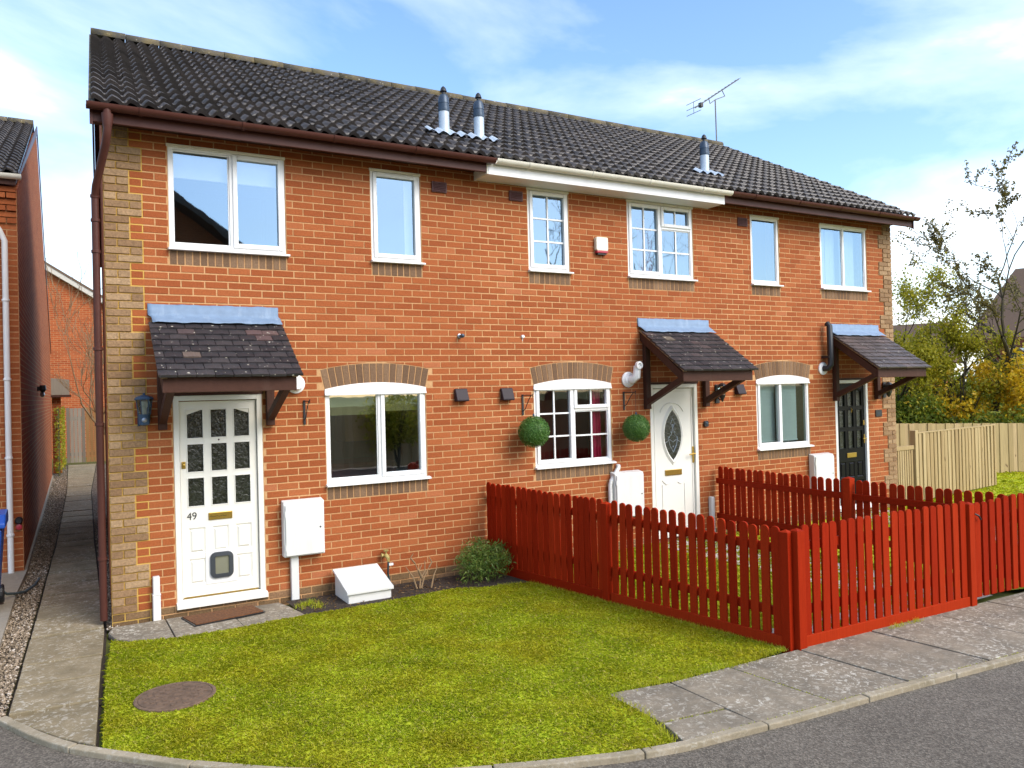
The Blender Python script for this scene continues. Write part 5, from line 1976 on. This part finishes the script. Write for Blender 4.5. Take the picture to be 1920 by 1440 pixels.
t1 = thing('timber_fence', (12.7, 0.1, 0), 'new pale timber fence running right from the side gate', 'timber fence', 'timber board fences')
pales(t1, (12.62, 0.10), (15.7, 0.47), 46, 1.2, 'new_timber', 0.02)
MB().beam((12.62, 0.105, 1.21), (15.7, 0.475, 1.21), 0.06, 0.02).build('capping', 'new_timber', t1)
MB().beam((12.62, 0.13, 0.3), (15.7, 0.50, 0.3), 0.03, 0.08).build('rail', 'new_timber', t1)
o = MB().box(-0.05, 0.05, -0.05, 0.05, 0, 1.26).build('post', 'new_timber', t1, bevel=0.006)
place(o, 12.57, 0.10, 0.1)
t2 = thing('timber_fence', (17, 2.0, 0), 'older timber board fence below the trees at the far right', 'timber fence', 'timber board fences')
pales(t2, (13.4, 3.5), (21.0, 0.45), 74, 1.26, 'aged_timber', 0.0, zt1=1.02)
t3 = thing('garden_gate', (12.0, 0.1, 0), 'pale slatted timber gate at the right corner of the terrace', 'gate')
MB().beam((11.96, 0.06, 0.97), (12.51, 0.09, 0.97), 0.05, 0.07).build('top_rail', 'new_timber', t3, bevel=0.004)
MB().beam((11.96, 0.085, 0.30), (12.51, 0.115, 0.30), 0.03, 0.09).build('lower_rail', 'new_timber', t3)
for i in range(8):
    x = 11.99 + i * 0.068
    MB().box(x - 0.022, x + 0.022, 0.05 + i * 0.004, 0.068 + i * 0.004, 0.05, 0.935).build('slat', 'new_timber', t3)

# ------------------------------------------------------------------ the house on the left
nh = thing('neighbour_house', (-0.83, 3.2, 0), 'red brick house at the left edge with dark side wall and white gutter', 'house')
NX = lambda y: -0.83 + 0.0094 * (y - 3.2)
NY = 3.15
gp = [(NY + 0.03, -0.1), (17.6, -0.1), (17.6, 3.75), (10.4, 7.68), (NY + 0.03, 4.82)]
m = MB()
v = [(NX(y), y, z) for y, z in gp] + [(NX(y) - 0.25, y, z) for y, z in gp]
n = len(gp)
m.add(v, [tuple(range(n)), tuple(range(2 * n - 1, n - 1, -1))] + [(i, i + n, (i + 1) % n + n, (i + 1) % n) for i in range(n)])
sw = m.build('side_wall', 'brickwork_side', nh)
XB = NX(NY) - 4 * ST - 0.02
nw = MB().box(XB, NX(NY) - 0.002, NY + 0.0035, NY + 0.028, -0.1, 4.80).build('wall', 'mortar', nh)
MB().box(-5.6, XB, NY + 0.002, NY + 0.20, -0.1, 4.80).build('front_wall', 'brickwork_front', nh)
MB().box(-5.6, -5.4, NY + 0.21, 17.6, -0.1, 4.80).build('far_wall', 'brickwork_side', nh)
MB().box(-5.39, NX(17.5) - 0.25, 17.4, 17.6, -0.1, 3.75).build('rear_wall', 'brickwork_front', nh)
bm_ = {}
cnt = 0
kk = 0
z = -0.05
while z < 4.78:
    off = 0 if kk % 2 == 0 else ST / 2
    xr = NX(NY)
    xs_ = [xr] + [xr - off - i * ST for i in range(0 if off else 1, 5 if not off else 4)] + ([xr - 4 * ST] if off else [])
    yo = -0.10 if z > 4.62 else -0.06 if z > 4.47 else -0.03 if z > 4.32 else 0.0
    for b, a in zip(xs_[:-1], xs_[1:]):
        w_ = b - a - 2 * J
        key = (round(w_, 3), yo)
        if key not in bm_:
            bm_[key] = MB().box(-w_ / 2, w_ / 2, yo, 0.03, -CO / 2 + J, CO / 2 - J).mesh('brick', 'brick_red')
        inst('brick', bm_[key], nw, ((a + b) / 2, NY, z + CO / 2))
        cnt += 1
    z += CO
    kk += 1
# its roof
NE_Y, NE_Z, NR_Y, NR_Z = NY - 0.16, 4.98, 10.4, 7.85
nTH = math.atan2(NR_Z - NE_Z, NR_Y - NE_Y)
nc_, ns_ = math.cos(nTH), math.sin(nTH)
nSL = math.hypot(NR_Y - NE_Y, NR_Z - NE_Z)
nr_ = MB().prism_yz([(NE_Y, NE_Z - 0.03), (NR_Y, NR_Z - 0.03), (18.0, 3.72), (18.0, 3.60), (NR_Y, NR_Z - 0.16), (NE_Y, NE_Z - 0.15)][::-1], -5.7, -0.83).build('roof', 'brown_wood', nh)
MB().prism_yz([(NR_Y, NR_Z), (18.05, 3.76), (18.05, 3.72), (NR_Y, NR_Z - 0.03)][::-1], -5.7, -0.80).build('rear_slope', 'roof_tile', nr_)
# tiles re-cut for this pitch
S = 14
gA = 0.345
tv, tf = [], []


def nroof(u, v, n):
    return (u, v * nc_ - n * ns_, v * ns_ + n * nc_)


for (v_, n_) in ((0.0, 0.034), (gA + 0.03, 0.008)):
    for i in range(S + 1):
        u = PW * i / S
        tv.append(nroof(u, v_, n_ + wave(u) * 1.1))
for i in range(S + 1):
    u = PW * i / S
    tv.append(nroof(u, 0.004, 0.034 + wave(u) * 1.1 - 0.026))
for i in range(S):
    tf.append((i, i + 1, S + 2 + i, S + 1 + i))
    tf.append((2 * (S + 1) + i, 2 * (S + 1) + i + 1, i + 1, i))
k = len(tv)
tv += [tuple(Vector(tv[S]) - Vector((0, -ns_, nc_)) * 0.04), tuple(Vector(tv[2 * S + 1]) - Vector((0, -ns_, nc_)) * 0.03)]
tf.append((S, k, k + 1, 2 * S + 1))
NT = MB().add(tv, tf).mesh('roof_tile', 'roof_tile')
NT.polygons.foreach_set('use_smooth', [(i % 2 == 0 and i < 2 * S) for i in range(len(NT.polygons))])
for c in range(11):
    for j in range(int(nSL / gA)):
        p = nroof(0, j * gA, 0)
        inst('roof_tile', NT, nr_, (-0.80 - (c + 1) * PW + 0.002 * j * 0.0, NE_Y + p[1], NE_Z + p[2] + random.uniform(-.003, .003)))
for i in range(11):
    inst('ridge_tile', RT, nr_, (-0.80 - (i + 1) * RL, NR_Y, NR_Z + 0.01))
m = MB().prism_yz([(NE_Y + 0.3, NE_Z + 0.06), (NR_Y, NR_Z - 0.02), (18.05, 3.72), (18.05, 3.54), (NR_Y, NR_Z - 0.18), (NE_Y + 0.3, NE_Z + 0.0)][::-1], -0.795, -0.775)
m.v = [(NX(y) + (0.022 if x > -0.785 else 0.006), y, z) for x, y, z in m.v]
m.build('barge_board', 'brown_pvc', nh)
# gutter and downpipe of the left house
gm = MB()
n = 10
q = n + 1
v, f = [], []
for x in (-5.7, -0.77):
    for rr in (0.058, 0.05):
        for k in range(n + 1):
            t = math.pi + math.pi * k / n
            v.append((x, NE_Y - 0.03 + rr * math.cos(t), 4.95 + rr * math.sin(t)))
for k in range(n):
    f += [(k, k + 1, 2 * q + k + 1, 2 * q + k), (q + k + 1, q + k, 3 * q + k, 3 * q + k + 1), (k, q + k, q + k + 1, k + 1), (2 * q + k, 2 * q + k + 1, 3 * q + k + 1, 3 * q + k)]
f += [tuple(range(2 * q, 3 * q))]
gm.add(v, f)
gm.build('gutter', 'cream_pvc', nh, smooth=True)
ndp = MB().tube([(-1.25, NE_Y - 0.03, 4.88), (-1.25, NE_Y - 0.03, 4.60), (-1.02, NY - 0.10, 4.28), (-0.965, NY - 0.07, 4.15), (-0.965, NY - 0.07, 0.05)], 0.034, 14).build('downpipe', 'white_pvc', nh, smooth=True)
for z in (3.4, 2.42, 1.45, 0.5):
    MB().lathe((-0.965, NY - 0.07, z), [(0.036, 0), (0.044, 0.003), (0.044, 0.025), (0.036, 0.028)], 'z', 14).build('pipe_clip', 'white_pvc', ndp, smooth=True)
MB().prism_xy([(-5.6, 1.8), (-0.855, 1.8), (-0.80, NY), (NX(NY) + 0.03, NY + 0.01), (NX(17) + 0.03, 17.6), (NX(17) - 0.1, 17.6), (NX(NY) - 0.02, NY + 0.02), (-5.6, NY + 0.02)], -0.05, 0.05).build('footing', 'concrete', nh)
fl = MB().box(NX(8) + 0.002, NX(8) + 0.04, 8.2, 8.45, 2.35, 2.43).build('flood_light', 'black_metal', nh, bevel=0.006)
MB().lathe((NX(8) + 0.09, 8.2, 2.37), [(0.02, -0.05), (0.06, 0.0), (0.05, 0.08)], 'z', 10).build('flood_head', 'black_metal', fl, smooth=True)
MB().lathe((NX(8) + 0.08, 8.35, 2.27), [(0.02, -0.03), (0.04, 0.0), (0.03, 0.08)], 'z', 10).build('flood_lens', 'steel', fl, smooth=True)
MB().lathe((-0.875, NY - 0.002, 0.68), [(0.045, 0), (0.045, 0.05), (0.03, 0.07)], 'y', 14).build('outside_socket', 'black_metal', nh, smooth=True)
MB().lathe((-0.875, NY - 0.002, 0.60), [(0.035, 0), (0.035, 0.045), (0.02, 0.05)], 'y', 14).build('socket_cap', 'alarm_red', nh, smooth=True)

# concrete edging strip and paving before the left house
pad = MB().prism_xy([(-5.6, -1.3), (-0.93, -1.3), (-0.89, -0.4), (-0.86, 1.79), (-5.6, 1.79)], -0.05, 0.03).build('concrete_apron', 'concrete')
pad['kind'] = 'structure'

# blue wheelie bin at the left edge
bn = thing('wheelie_bin', (-1.15, 1.25, 0), 'blue wheelie bin at the left edge beside the white downpipe', 'bin')
m = MB()
bx0, bx1, by0, by1 = -1.38, -0.925, 0.98, 1.48
m.add([(bx0 + .06, by0 + .06, 0.06), (bx1 - .06, by0 + .06, 0.06), (bx1 - .06, by1 - .04, 0.06), (bx0 + .06, by1 - .04, 0.06),
       (bx0, by0, 0.88), (bx1, by0, 0.88), (bx1, by1, 0.88), (bx0, by1, 0.88)],
      [(0, 3, 2, 1), (4, 5, 6, 7), (0, 1, 5, 4), (1, 2, 6, 5), (2, 3, 7, 6), (3, 0, 4, 7)])
m.build('body', 'bin_blue', bn, bevel=0.03)
MB().prism_yz([(by0 - .03, 0.885), (by0 - .03, 0.94), (by0 + 0.12, 1.01), (by1 - 0.05, 1.03), (by1 + 0.02, 0.97), (by1 + 0.02, 0.885)][::-1], bx0 - .03, bx1 + .03).build('lid', 'bin_blue', bn, bevel=0.015)
MB().tube([(bx0 + .05, by1 + .06, 0.93), (bx1 - .02, by1 + .06, 0.93)], 0.015, 8).build('handle', 'bin_blue', bn)
for x in (bx0 + .03, bx1 - .05):
    MB().lathe((x, by1 - 0.03, 0.14), [(0.09, -0.02), (0.10, -0.01), (0.10, 0.02), (0.09, 0.03)], 'x', 16).build('wheel', 'black_metal', bn)
hs = thing('garden_hose', (-0.9, 1.0, 0.05), 'short blue-grey hose trailing from the bin onto the gravel', 'hose')
MB().tube([(-0.98, 1.52, 0.16), (-0.93, 1.6, 0.10), (-0.85, 1.75, 0.062), (-0.78, 2.0, 0.02), (-0.70, 2.3, 0.02), (-0.66, 2.7, 0.015)], 0.014, 8).build('pipe', 'cable', hs, smooth=True)

# ------------------------------------------------------------------ the end of the alley
bk = thing('back_house', (0, 27, 0), 'red brick gable house closing the alley behind the bare tree', 'house')
MB().prism_xz([(-6, -0.1), (7, -0.1), (7, 2.2), (2.6, 5.0), (-1.9, 7.9), (-6, 5.2)], 27, 27.3).build('wall', 'brickwork_front', bk)
bv = MB()
bv.beam((-1.9, 26.9, 8.02), (7.3, 26.9, 2.1), 0.35, 0.20)
bv.build('barge_board', 'concrete_pale', bk)
MB().beam((-1.9, 27.0, 8.16), (7.3, 27.0, 2.24), 0.6, 0.08).build('verge_tiles', 'far_roof', bk)
MB().prism_xz([(-6.2, 5.2), (-1.9, 8.05), (-1.9, 8.2), (-6.2, 5.4)], 26.8, 27.2).build('left_verge', 'far_roof', bk)
for nm, xa, xb, mt, lb in (('side_gate', -0.32, 0.24, 'grey_timber', 'weathered grey boarded gate closing the far end of the alley'),
                           ('side_gate', 0.25, 0.85, 'brown_timber', 'brown boarded gate panel right of the grey gate in the alley')):
    t = thing(nm, ((xa + xb) / 2, 22.0, 0), lb, 'gate', 'gates at the end of the alley')
    n = 5
    for i in range(n):
        a = xa + (xb - xa) * i / n
        MB().box(a + 0.006, a + (xb - xa) / n - 0.006, 22.0, 22.02, 0.08, 1.92 + random.uniform(-.01, .01)).build('board', mt, t)
    MB().box(xa, xb, 22.021, 22.06, 1.5, 1.62).build('rail', mt, t)
    MB().box(xa, xb, 22.021, 22.06, 0.3, 0.42).build('rail', mt, t)
    MB().box(xa + 0.001, xb - 0.001, 21.99, 22.05, 0.0, 0.07).build('gravel_board', 'trellis_wood', t)
tr = thing('trellis_fence', (-0.68, 19, 0), 'mossy green trellis fence on the left of the alley', 'trellis fence')
for i in range(9):
    y = 17.8 + i * 0.45
    MB().box(NX(y) + 0.16, NX(y) + 0.19, y, y + 0.06, 0, 1.95).build('upright', 'trellis_wood', tr)
for z in (0.2, 0.5, 0.8, 1.1, 1.4, 1.7, 1.9):
    MB().beam((NX(17.8) + 0.15, 17.8, z), (NX(21.6) + 0.15, 21.6, z), 0.03, 0.05).build('slat', 'trellis_wood', tr)
n = 1500
P = np.c_[rng.uniform(-0.62, -0.36, n), rng.uniform(17.7, 21.6, n), rng.uniform(0.1, 2.0, n)]
V, Fq = leaf_quads(P, unit(rng.normal(size=(n, 3))), rng.uniform(.05, .11, n), rng.uniform(.03, .06, n))
np_mesh('ivy_leaves', V, Fq, 'leaf_spring', tr, 'stuff')
sh = thing('porch_hood', (-0.4, 18.3, 2.3), 'small grey tiled hood projecting from the left house wall in the alley', 'hood')
MB().prism_xz([(-0.70, 2.35), (-0.22, 2.35), (-0.22, 2.80), (-0.70, 2.85)], 18.6, 19.2).build('tiled_face', 'grey_timber', sh)
MB().box(-0.72, -0.18, 18.55, 19.25, 2.28, 2.345).build('eaves_board', 'brown_wood', sh)
MB().box(-0.69, -0.45, 18.9, 19.1, 0.0, 2.279).build('pier', 'brickwork_front', sh)


# ------------------------------------------------------------------ trees and shrubs
def grow(base, direction, length, rad, depth, spread, rs, segs, tips, up=0.15, shrink=0.72, kids=(2, 3)):
    """recursive branching; appends polylines (pts, radii) to segs"""
    p = Vector(base)
    d = Vector(direction).normalized()
    pts, rr = [p.copy()], [rad]
    n = 4
    for i in range(n):
        d = (d + Vector((rs.gauss(0, .16), rs.gauss(0, .16), rs.gauss(0, .10) + up * 0.3))).normalized()
        p = p + d * (length / n)
        pts.append(p.copy())
        rr.append(rad * (1 - 0.42 * (i + 1) / n))
        if depth <= 1:
            tips.append((p.copy(), d.copy()))
    segs.append((pts, rr))
    if depth <= 0:
        return
    for i in range(rs.randint(*kids)):
        j = rs.randint(2, n)
        a = rs.uniform(0, 2 * math.pi)
        sd = d.orthogonal().normalized()
        sd.rotate(Matrix.Rotation(a, 3, d))
        nd = (d + sd * spread * rs.uniform(0.6, 1.25) + Vector((0, 0, up))).normalized()
        grow(pts[j], nd, length * shrink * rs.uniform(0.75, 1.15), rr[j] * 0.68, depth - 1, spread, rs, segs, tips, up, shrink, kids)


def tree(name, label, cat, base, h, depth, rs_seed, crown=None, ncrown=0, leaf=(0.05, 0.1), spread=0.8, rad=0.09, stems=1, group=None, jitter=0.25, bark='bark', lean=(0, 0), up=0.15, kids=(2, 3)):
    rs = random.Random(rs_seed)
    t = thing(name, base, label, cat, group)
    segs, tips = [], []
    for s in range(stems):
        dd = Vector((rs.uniform(-.35, .35) * (stems > 1) + lean[0], rs.uniform(-.35, .35) * (stems > 1) + lean[1], 1))
        grow(Vector(base) + Vector((rs.uniform(-.2, .2), rs.uniform(-.2, .2), 0)) * (stems > 1), dd, h * 0.36, rad, depth, spread, rs, segs, tips, up, 0.72, kids)
    m = MB()
    for pts, rr in segs:
        m.tube(pts, [max(r, 0.006) for r in rr], 6 if rr[0] > 0.03 else 4, cap=False)
    m.build('trunk', bark, t, smooth=False)
    if crown:
        T = np.array([tuple(p) for p, d in tips])
        idx = rng.integers(0, len(T), ncrown)
        P = T[idx] + rng.normal(0, jitter, (ncrown, 3)) * rng.uniform(0.2, 1, (ncrown, 1))
        V, Fq = leaf_quads(P, unit(rng.normal(size=(ncrown, 3))), rng.uniform(leaf[0], leaf[1], ncrown), rng.uniform(leaf[0], leaf[1], ncrown) * 0.6)
        o = np_mesh('crown', V, Fq, crown, t)
        o['kind'] = 'stuff'
    return t


def bush(name, label, base, size, n, mat, leaf, cat='shrub', group=None, blossom=0, stems=9, seed=0, bark='bark'):
    rs = random.Random(seed)
    t = thing(name, base, label, cat, group)
    m = MB()
    for i in range(stems):
        a = rs.uniform(0, 6.28)
        rx_, rz_ = size[0] * 0.7, size[2]
        top = Vector(base) + Vector((rx_ * math.cos(a) * rs.uniform(.3, 1), size[1] * .7 * math.sin(a) * rs.uniform(.3, 1), rz_ * rs.uniform(.6, 1.0)))
        mid = (Vector(base) * 0.6 + top * 0.4) + Vector((0, 0, rz_ * 0.15))
        m.tube([base, mid, top], [0.012 + 0.008 * size[2], 0.008 + .005 * size[2], 0.004], 5)
    m.build('stems', bark, t)
    # lumpy volume: a few overlapping lobes, denser toward the outside
    lobes = [(Vector((rs.uniform(-.55, .55) * size[0], rs.uniform(-.55, .55) * size[1], size[2] * rs.uniform(.25, .80))), rs.uniform(.32, .58)) for _ in range(12)]
    li = rng.integers(0, len(lobes), n)
    C = np.array([tuple(l[0]) for l in lobes])[li]
    Rr_ = np.array([l[1] for l in lobes])[li]
    d = unit(rng.normal(size=(n, 3)))
    P = np.array(base) + C + d * (Rr_ * rng.uniform(0.25, 1.08, n) ** 0.6)[:, None] * np.array([size[0], size[1], size[2] * 0.5])
    P = P[P[:, 2] > base[2] + 0.02]
    V, Fq = leaf_quads(P, unit(rng.normal(size=(len(P), 3)) + d[:len(P)] * 0.4), rng.uniform(leaf[0], leaf[1], len(P)), rng.uniform(leaf[0], leaf[1], len(P)) * 0.5)
    o = np_mesh('foliage', V, Fq, mat, t)
    o['kind'] = 'stuff'
    if blossom:
        bi = rng.integers(0, len(P), blossom)
        Pb = P[bi] + rng.normal(0, 0.05, (blossom, 3))
        V, Fq = leaf_quads(Pb, unit(rng.normal(size=(blossom, 3))), rng.uniform(.06, .13, blossom), rng.uniform(.05, .1, blossom))
        o = np_mesh('blossom', V, Fq, 'blossom', t)
        o['kind'] = 'stuff'
    return t


# shrub in the flower bed: long narrow leaves
sb = thing('bed_shrub', (3.77, -0.42, 0), 'green long-leaved shrub in the soil where the red fence meets the wall', 'shrub')
n = 3400
lob = np.array([(3.62, -.42, .20), (3.80, -.46, .24), (3.95, -.40, .20), (3.74, -.30, .25), (3.86, -.56, .15), (3.60, -.55, .12)])
li = rng.integers(0, 6, n)
d = unit(rng.normal(size=(n, 3)) + np.array([0, 0, .35]))
P = lob[li] + d * (0.19 * rng.uniform(.3, 1.05, n) ** .7)[:, None]
P = P[P[:, 2] > 0.01]
d = d[:len(P)]
n = len(P)
ln = rng.uniform(.04, .085, n)[:, None]
wd = rng.uniform(.006, .013, n)[:, None]
sd = unit(np.cross(d, rng.normal(size=(n, 3))))
tip = P + unit(d + rng.normal(0, .35, (n, 3)) + np.array([0, 0, -.1])) * ln
mid = (P + tip) / 2 + np.array([0, 0, .008])
V = np.stack([P, mid + sd * wd / 2, tip, mid - sd * wd / 2], 1).reshape(-1, 3)
np_mesh('foliage', V, np.arange(4 * n).reshape(-1, 4), 'leaf_shrub', sb, 'stuff')
m = MB()
for q in lob:
    m.tube([(3.77, -.42, -.02), tuple((q + np.array([3.77, -.42, 0])) / 2), tuple(q)], [.012, .008, .004], 5)
m.build('stems', 'bark', sb)

# bare pruned twigs by the tap
tw = thing('bare_twigs', (3.02, -0.36, 0), 'bare brown pruned twigs in the soil right of the white gas box', 'dead plant')
m = MB()
for (a, b, c) in (((2.95, -.42, 0), (2.93, -.36, .12), (2.87, -.3, .23)), ((2.98, -.42, 0), (3.02, -.36, .11), (2.97, -.33, .26)), ((3.0, -.42, 0), (3.05, -.38, .1), (3.13, -.34, .20)),
                  ((3.02, -.37, .1), (3.08, -.34, .17), (3.10, -.3, .27)), ((3.10, -.46, 0), (3.16, -.40, .12), (3.22, -.36, .20)), ((3.03, -.38, .1), (3.0, -.36, .18), (3.05, -.33, .24)),
                  ((2.97, -.33, .26), (2.93, -.30, .32), (2.97, -.28, .36)), ((3.13, -.34, .2), (3.17, -.33, .25), (3.15, -.30, .31))):
    m.tube([a, b, c], [.010, .008, .004], 6)
m.build('stems', 'twig', tw, smooth=True)
# leaf litter on the soil
n = 420
P = np.c_[rng.uniform(1.66, 4.0, n), rng.uniform(-0.64, -0.08, n), rng.uniform(-0.002, 0.012, n)]
V, Fq = leaf_quads(P, unit(rng.normal(size=(n, 3)) * .5 + np.array([0, 0, 1])), rng.uniform(.015, .05, n), rng.uniform(.006, .02, n))
tag(np_mesh('leaf_litter', V, Fq, 'dead_leaf'), 'dead leaves and twigs scattered on the flower bed soil', 'leaf litter', None, 'stuff')
tufts('grass', [(1.68 + random.uniform(-.02, .2), -0.28 + random.uniform(-.25, .05)) for _ in range(25)], 14, 0.03, (0.03, 0.07), 'grass tufts on the soil below the meter box')
tufts('grass', [(x, y) for x, y in edge], 34, 0.022, (0.02, 0.05), 'longer grass along the pavement and fence edge of the lawn')
tufts('grass', [(6.0 + random.uniform(-.22, .22), -4.10 + random.uniform(-.02, .02)) for _ in range(16)], 18, 0.014, (0.02, 0.06), 'small weed tuft at the foot of the pavement fence')
kt = [p for p in resample(ki, 0.035) if p[0] > 2.9 or random.random() < .2]
tufts('grass', [(p[0] + random.gauss(0, .004), p[1] + 0.004) for p in kt if random.random() < 0.75], 9, 0.006, (0.008, 0.02), 'mossy grass growing in the joint between kerb and pavement')
jt = [(4.0 + 0.10 * t, -4.02 - 0.86 * t) for t in np.linspace(0, 1, 40)] + [(2.92 + t * .5, -4.51 - .05 * t) for t in np.linspace(0, 1, 25)]
tufts('grass', [p for p in jt if random.random() < .7], 8, 0.006, (0.006, 0.016), 'moss in the joints of the pavement slabs')

# background trees on the right
G = 'trees beyond the timber fence'
tree('spring_tree', 'budding tree close to the right corner of the terrace, yellow green', 'tree', (19.4, 5.3, 0), 5.0, 5, 11, 'leaf_spring', 16000, (0.05, 0.11), 0.75, 0.10, 3, G, 0.22)
tree('spring_tree', 'tall nearly bare tree with reddish buds left of the far brown roof', 'tree', (20.6, 3.4, 0), 7.4, 5, 5, 'leaf_bud', 4500, (0.05, 0.10), 0.80, 0.12, 1, G, 0.06)
tree('spring_tree', 'bare branched tree at the right photo edge', 'tree', (21.6, 2.3, 0), 7.6, 5, 23, 'leaf_bud', 9000, (0.05, 0.11), 0.72, 0.13, 2, G, 0.10)
tree('spring_tree', 'slanting dark-stemmed tree over the far right canopy', 'tree', (20.6, 4.6, 0), 5.2, 5, 31, 'leaf_spring', 9500, (0.05, 0.11), 0.85, 0.11, 2, G, 0.2)
GB = 'shrubs beyond the timber fence'
bush('garden_shrub', 'dense green shrub behind the timber fence next to the house corner', (18.3, 4.3, 0), (1.1, 1.1, 1.9), 6500, 'leaf_hedge', (0.06, 0.14), 'shrub', GB, 200, seed=2)
bush('garden_shrub', 'dark green shrub behind the middle of the timber fence', (19.2, 2.9, 0), (1.1, 1.0, 1.35), 5500, 'leaf_hedge', (0.06, 0.14), 'shrub', GB, 60, seed=3)
bush('garden_shrub', 'dark green shrub behind the timber fence at the photo edge', (19.9, 1.8, 0), (1.2, 1.0, 1.5), 6000, 'leaf_hedge', (0.06, 0.14), 'shrub', GB, 150, seed=4)
bush('forsythia', 'yellow flowering forsythia in front of the far brown roof', (19.7, 3.5, 0), (1.0, 0.9, 2.75), 1500, 'leaf_spring', (0.05, 0.11), 'shrub', 'yellow flowering shrubs', 4200, seed=5)
bush('forsythia', 'yellow flowering forsythia at the right photo edge', (20.5, 2.1, 0), (1.1, 0.9, 2.9), 1500, 'leaf_spring', (0.05, 0.11), 'shrub', 'yellow flowering shrubs', 4200, seed=6)
bush('garden_shrub', 'tall yellow green shrub right of the far terrace corner', (21.5, 6.6, 0), (1.5, 1.4, 3.2), 6000, 'leaf_spring', (0.06, 0.13), 'shrub', GB, 250, seed=8)
bush('garden_shrub', 'orange green shrub below the yellow blossom', (25.0, 5.6, 0), (2.4, 2.0, 2.6), 5000, 'leaf_hedge', (0.08, 0.16), 'shrub', GB, 900, seed=9)
tree('alley_tree', 'thin bare tree leaning left at the end of the alley', 'tree', (1.25, 18.0, 0), 7.0, 4, 14, 'leaf_bud', 120, (0.03, 0.06), 0.7, 0.045, 2, None, 0.05, 'twig', (-0.22, 0), 0.3, (3, 3))

# far house on the right
fh = thing('far_house', (44, 10, 0), 'distant house with steep brown roof behind the bare trees', 'house')
MB().prism_xy([(39.2, 13.9), (42.2, 7.3), (49.6, 10.7), (46.6, 17.3)], -0.5, 4.1).build('wall', 'brickwork_dark', fh)
m = MB()
a, b, c, d_ = Vector((38.8, 14.7, 4.0)), Vector((42.6, 6.3, 4.0)), Vector((50.2, 9.7, 4.0)), Vector((46.4, 18.1, 4.0))
r0, r1 = (a + d_) / 2 + Vector((1.0, -1.8, 3.9)), (b + c) / 2 + Vector((-1.0, 1.8, 3.9))
m.add([a, b, c, d_, r0, r1], [(0, 1, 5, 4), (1, 2, 5), (2, 3, 4, 5), (3, 0, 4), (0, 3, 2, 1)])
m.build('roof', 'far_roof', fh)
for i in range(3):
    p = Vector((39.15, 13.85, 0)) + Vector((3.0, -6.6, 0)) * (0.22 + i * 0.25)
    wdo = MB()
    dd = Vector((3.0, -6.6, 0)).normalized()
    nn = Vector((-dd.y, dd.x, 0)) * -1
    nn = nn if nn.dot(Vector((-1, 0, 0))) > 0 else -nn
    q = p + nn * 0.06
    wdo.beam(q + Vector((0, 0, 2.3)) - dd * .6, q + Vector((0, 0, 2.3)) + dd * .6, 0.05, 0.12)
    wdo.beam(q + Vector((0, 0, 3.5)) - dd * .6, q + Vector((0, 0, 3.5)) + dd * .6, 0.05, 0.12)
    for s in (-.55, 0, .55):
        wdo.beam(q + dd * s + Vector((0, 0, 2.36)), q + dd * s + Vector((0, 0, 3.44)), 0.09, 0.05, (1, 0, 0))
    wf = wdo.build('window', 'white_pvc', fh)
    MB().beam(p + nn * 0.02 + Vector((0, 0, 2.9)) - dd * .55, p + nn * 0.02 + Vector((0, 0, 2.9)) + dd * .55, 0.02, 1.1).build('pane', 'obscure_glass', wf)
for i, (sx_, sz_) in enumerate(((33.0, 3.0), (30.5, 2.6))):
    pass
fh2 = thing('far_house', (36, 18, 0), 'distant low house with brown gable roof left of the steep brown roof', 'house')
MB().prism_xy([(33.0, 17.8), (35.2, 13.4), (39.5, 15.6), (37.3, 20)], -0.5, 3.0).build('wall', 'brickwork_front', fh2)
a, b, c, d_ = Vector((32.7, 18.1, 2.95)), Vector((35.1, 13.0, 2.95)), Vector((39.8, 15.3, 2.95)), Vector((37.4, 20.4, 2.95))
r0, r1 = (a + d_) / 2 + Vector((0, 0, 2.0)), (b + c) / 2 + Vector((0, 0, 2.0))
MB().add([a, b, c, d_, r0, r1], [(0, 1, 5, 4), (1, 2, 5), (2, 3, 4, 5), (3, 0, 4), (0, 3, 2, 1)]).build('roof', 'far_roof', fh2)

# ------------------------------------------------------------------ across the road (seen in the window panes)
oh = thing('opposite_house', (0, -26, 0), 'brown gable house across the road mirrored in the upper left window', 'house')
MB().prism_xz([(-6, -0.1), (6.6, -0.1), (6.6, 6.6), (0.3, 11.2), (-6, 6.6)], -30, -22).build('wall', 'brickwork_front', oh)
MB().beam((0.1, -25.5, 11.45), (7.2, -25.5, 6.27), 9.0, 0.2).build('roof_slope', 'far_roof', oh)
MB().beam((0.5, -25.5, 11.45), (-6.6, -25.5, 6.27), 9.0, 0.2).build('roof_slope', 'far_roof', oh)
of = thing('opposite_fence', (6, -13.5, 0), 'timber fence across the road mirrored in the kitchen window', 'timber fence')
pales(of, (1.5, -13.5), (25, -13.5), 158, 1.8, 'aged_timber')
bush('opposite_shrub', 'green shrub across the road mirrored in the kitchen window', (8.0, -13.0, 0), (1.0, 0.8, 2.2), 3500, 'leaf_spring', (0.08, 0.16), 'shrub', None, 0, seed=21)
tree('opposite_tree', 'bare tree across the road mirrored in the middle upper windows', 'tree', (15.0, -16, 0), 10.5, 6, 44, None, 0, spread=0.8, rad=0.2)
tree('opposite_tree', 'second bare tree across the road mirrored in the right upper windows', 'tree', (20.5, -17, 0), 11.5, 6, 45, None, 0, spread=0.8, rad=0.2)
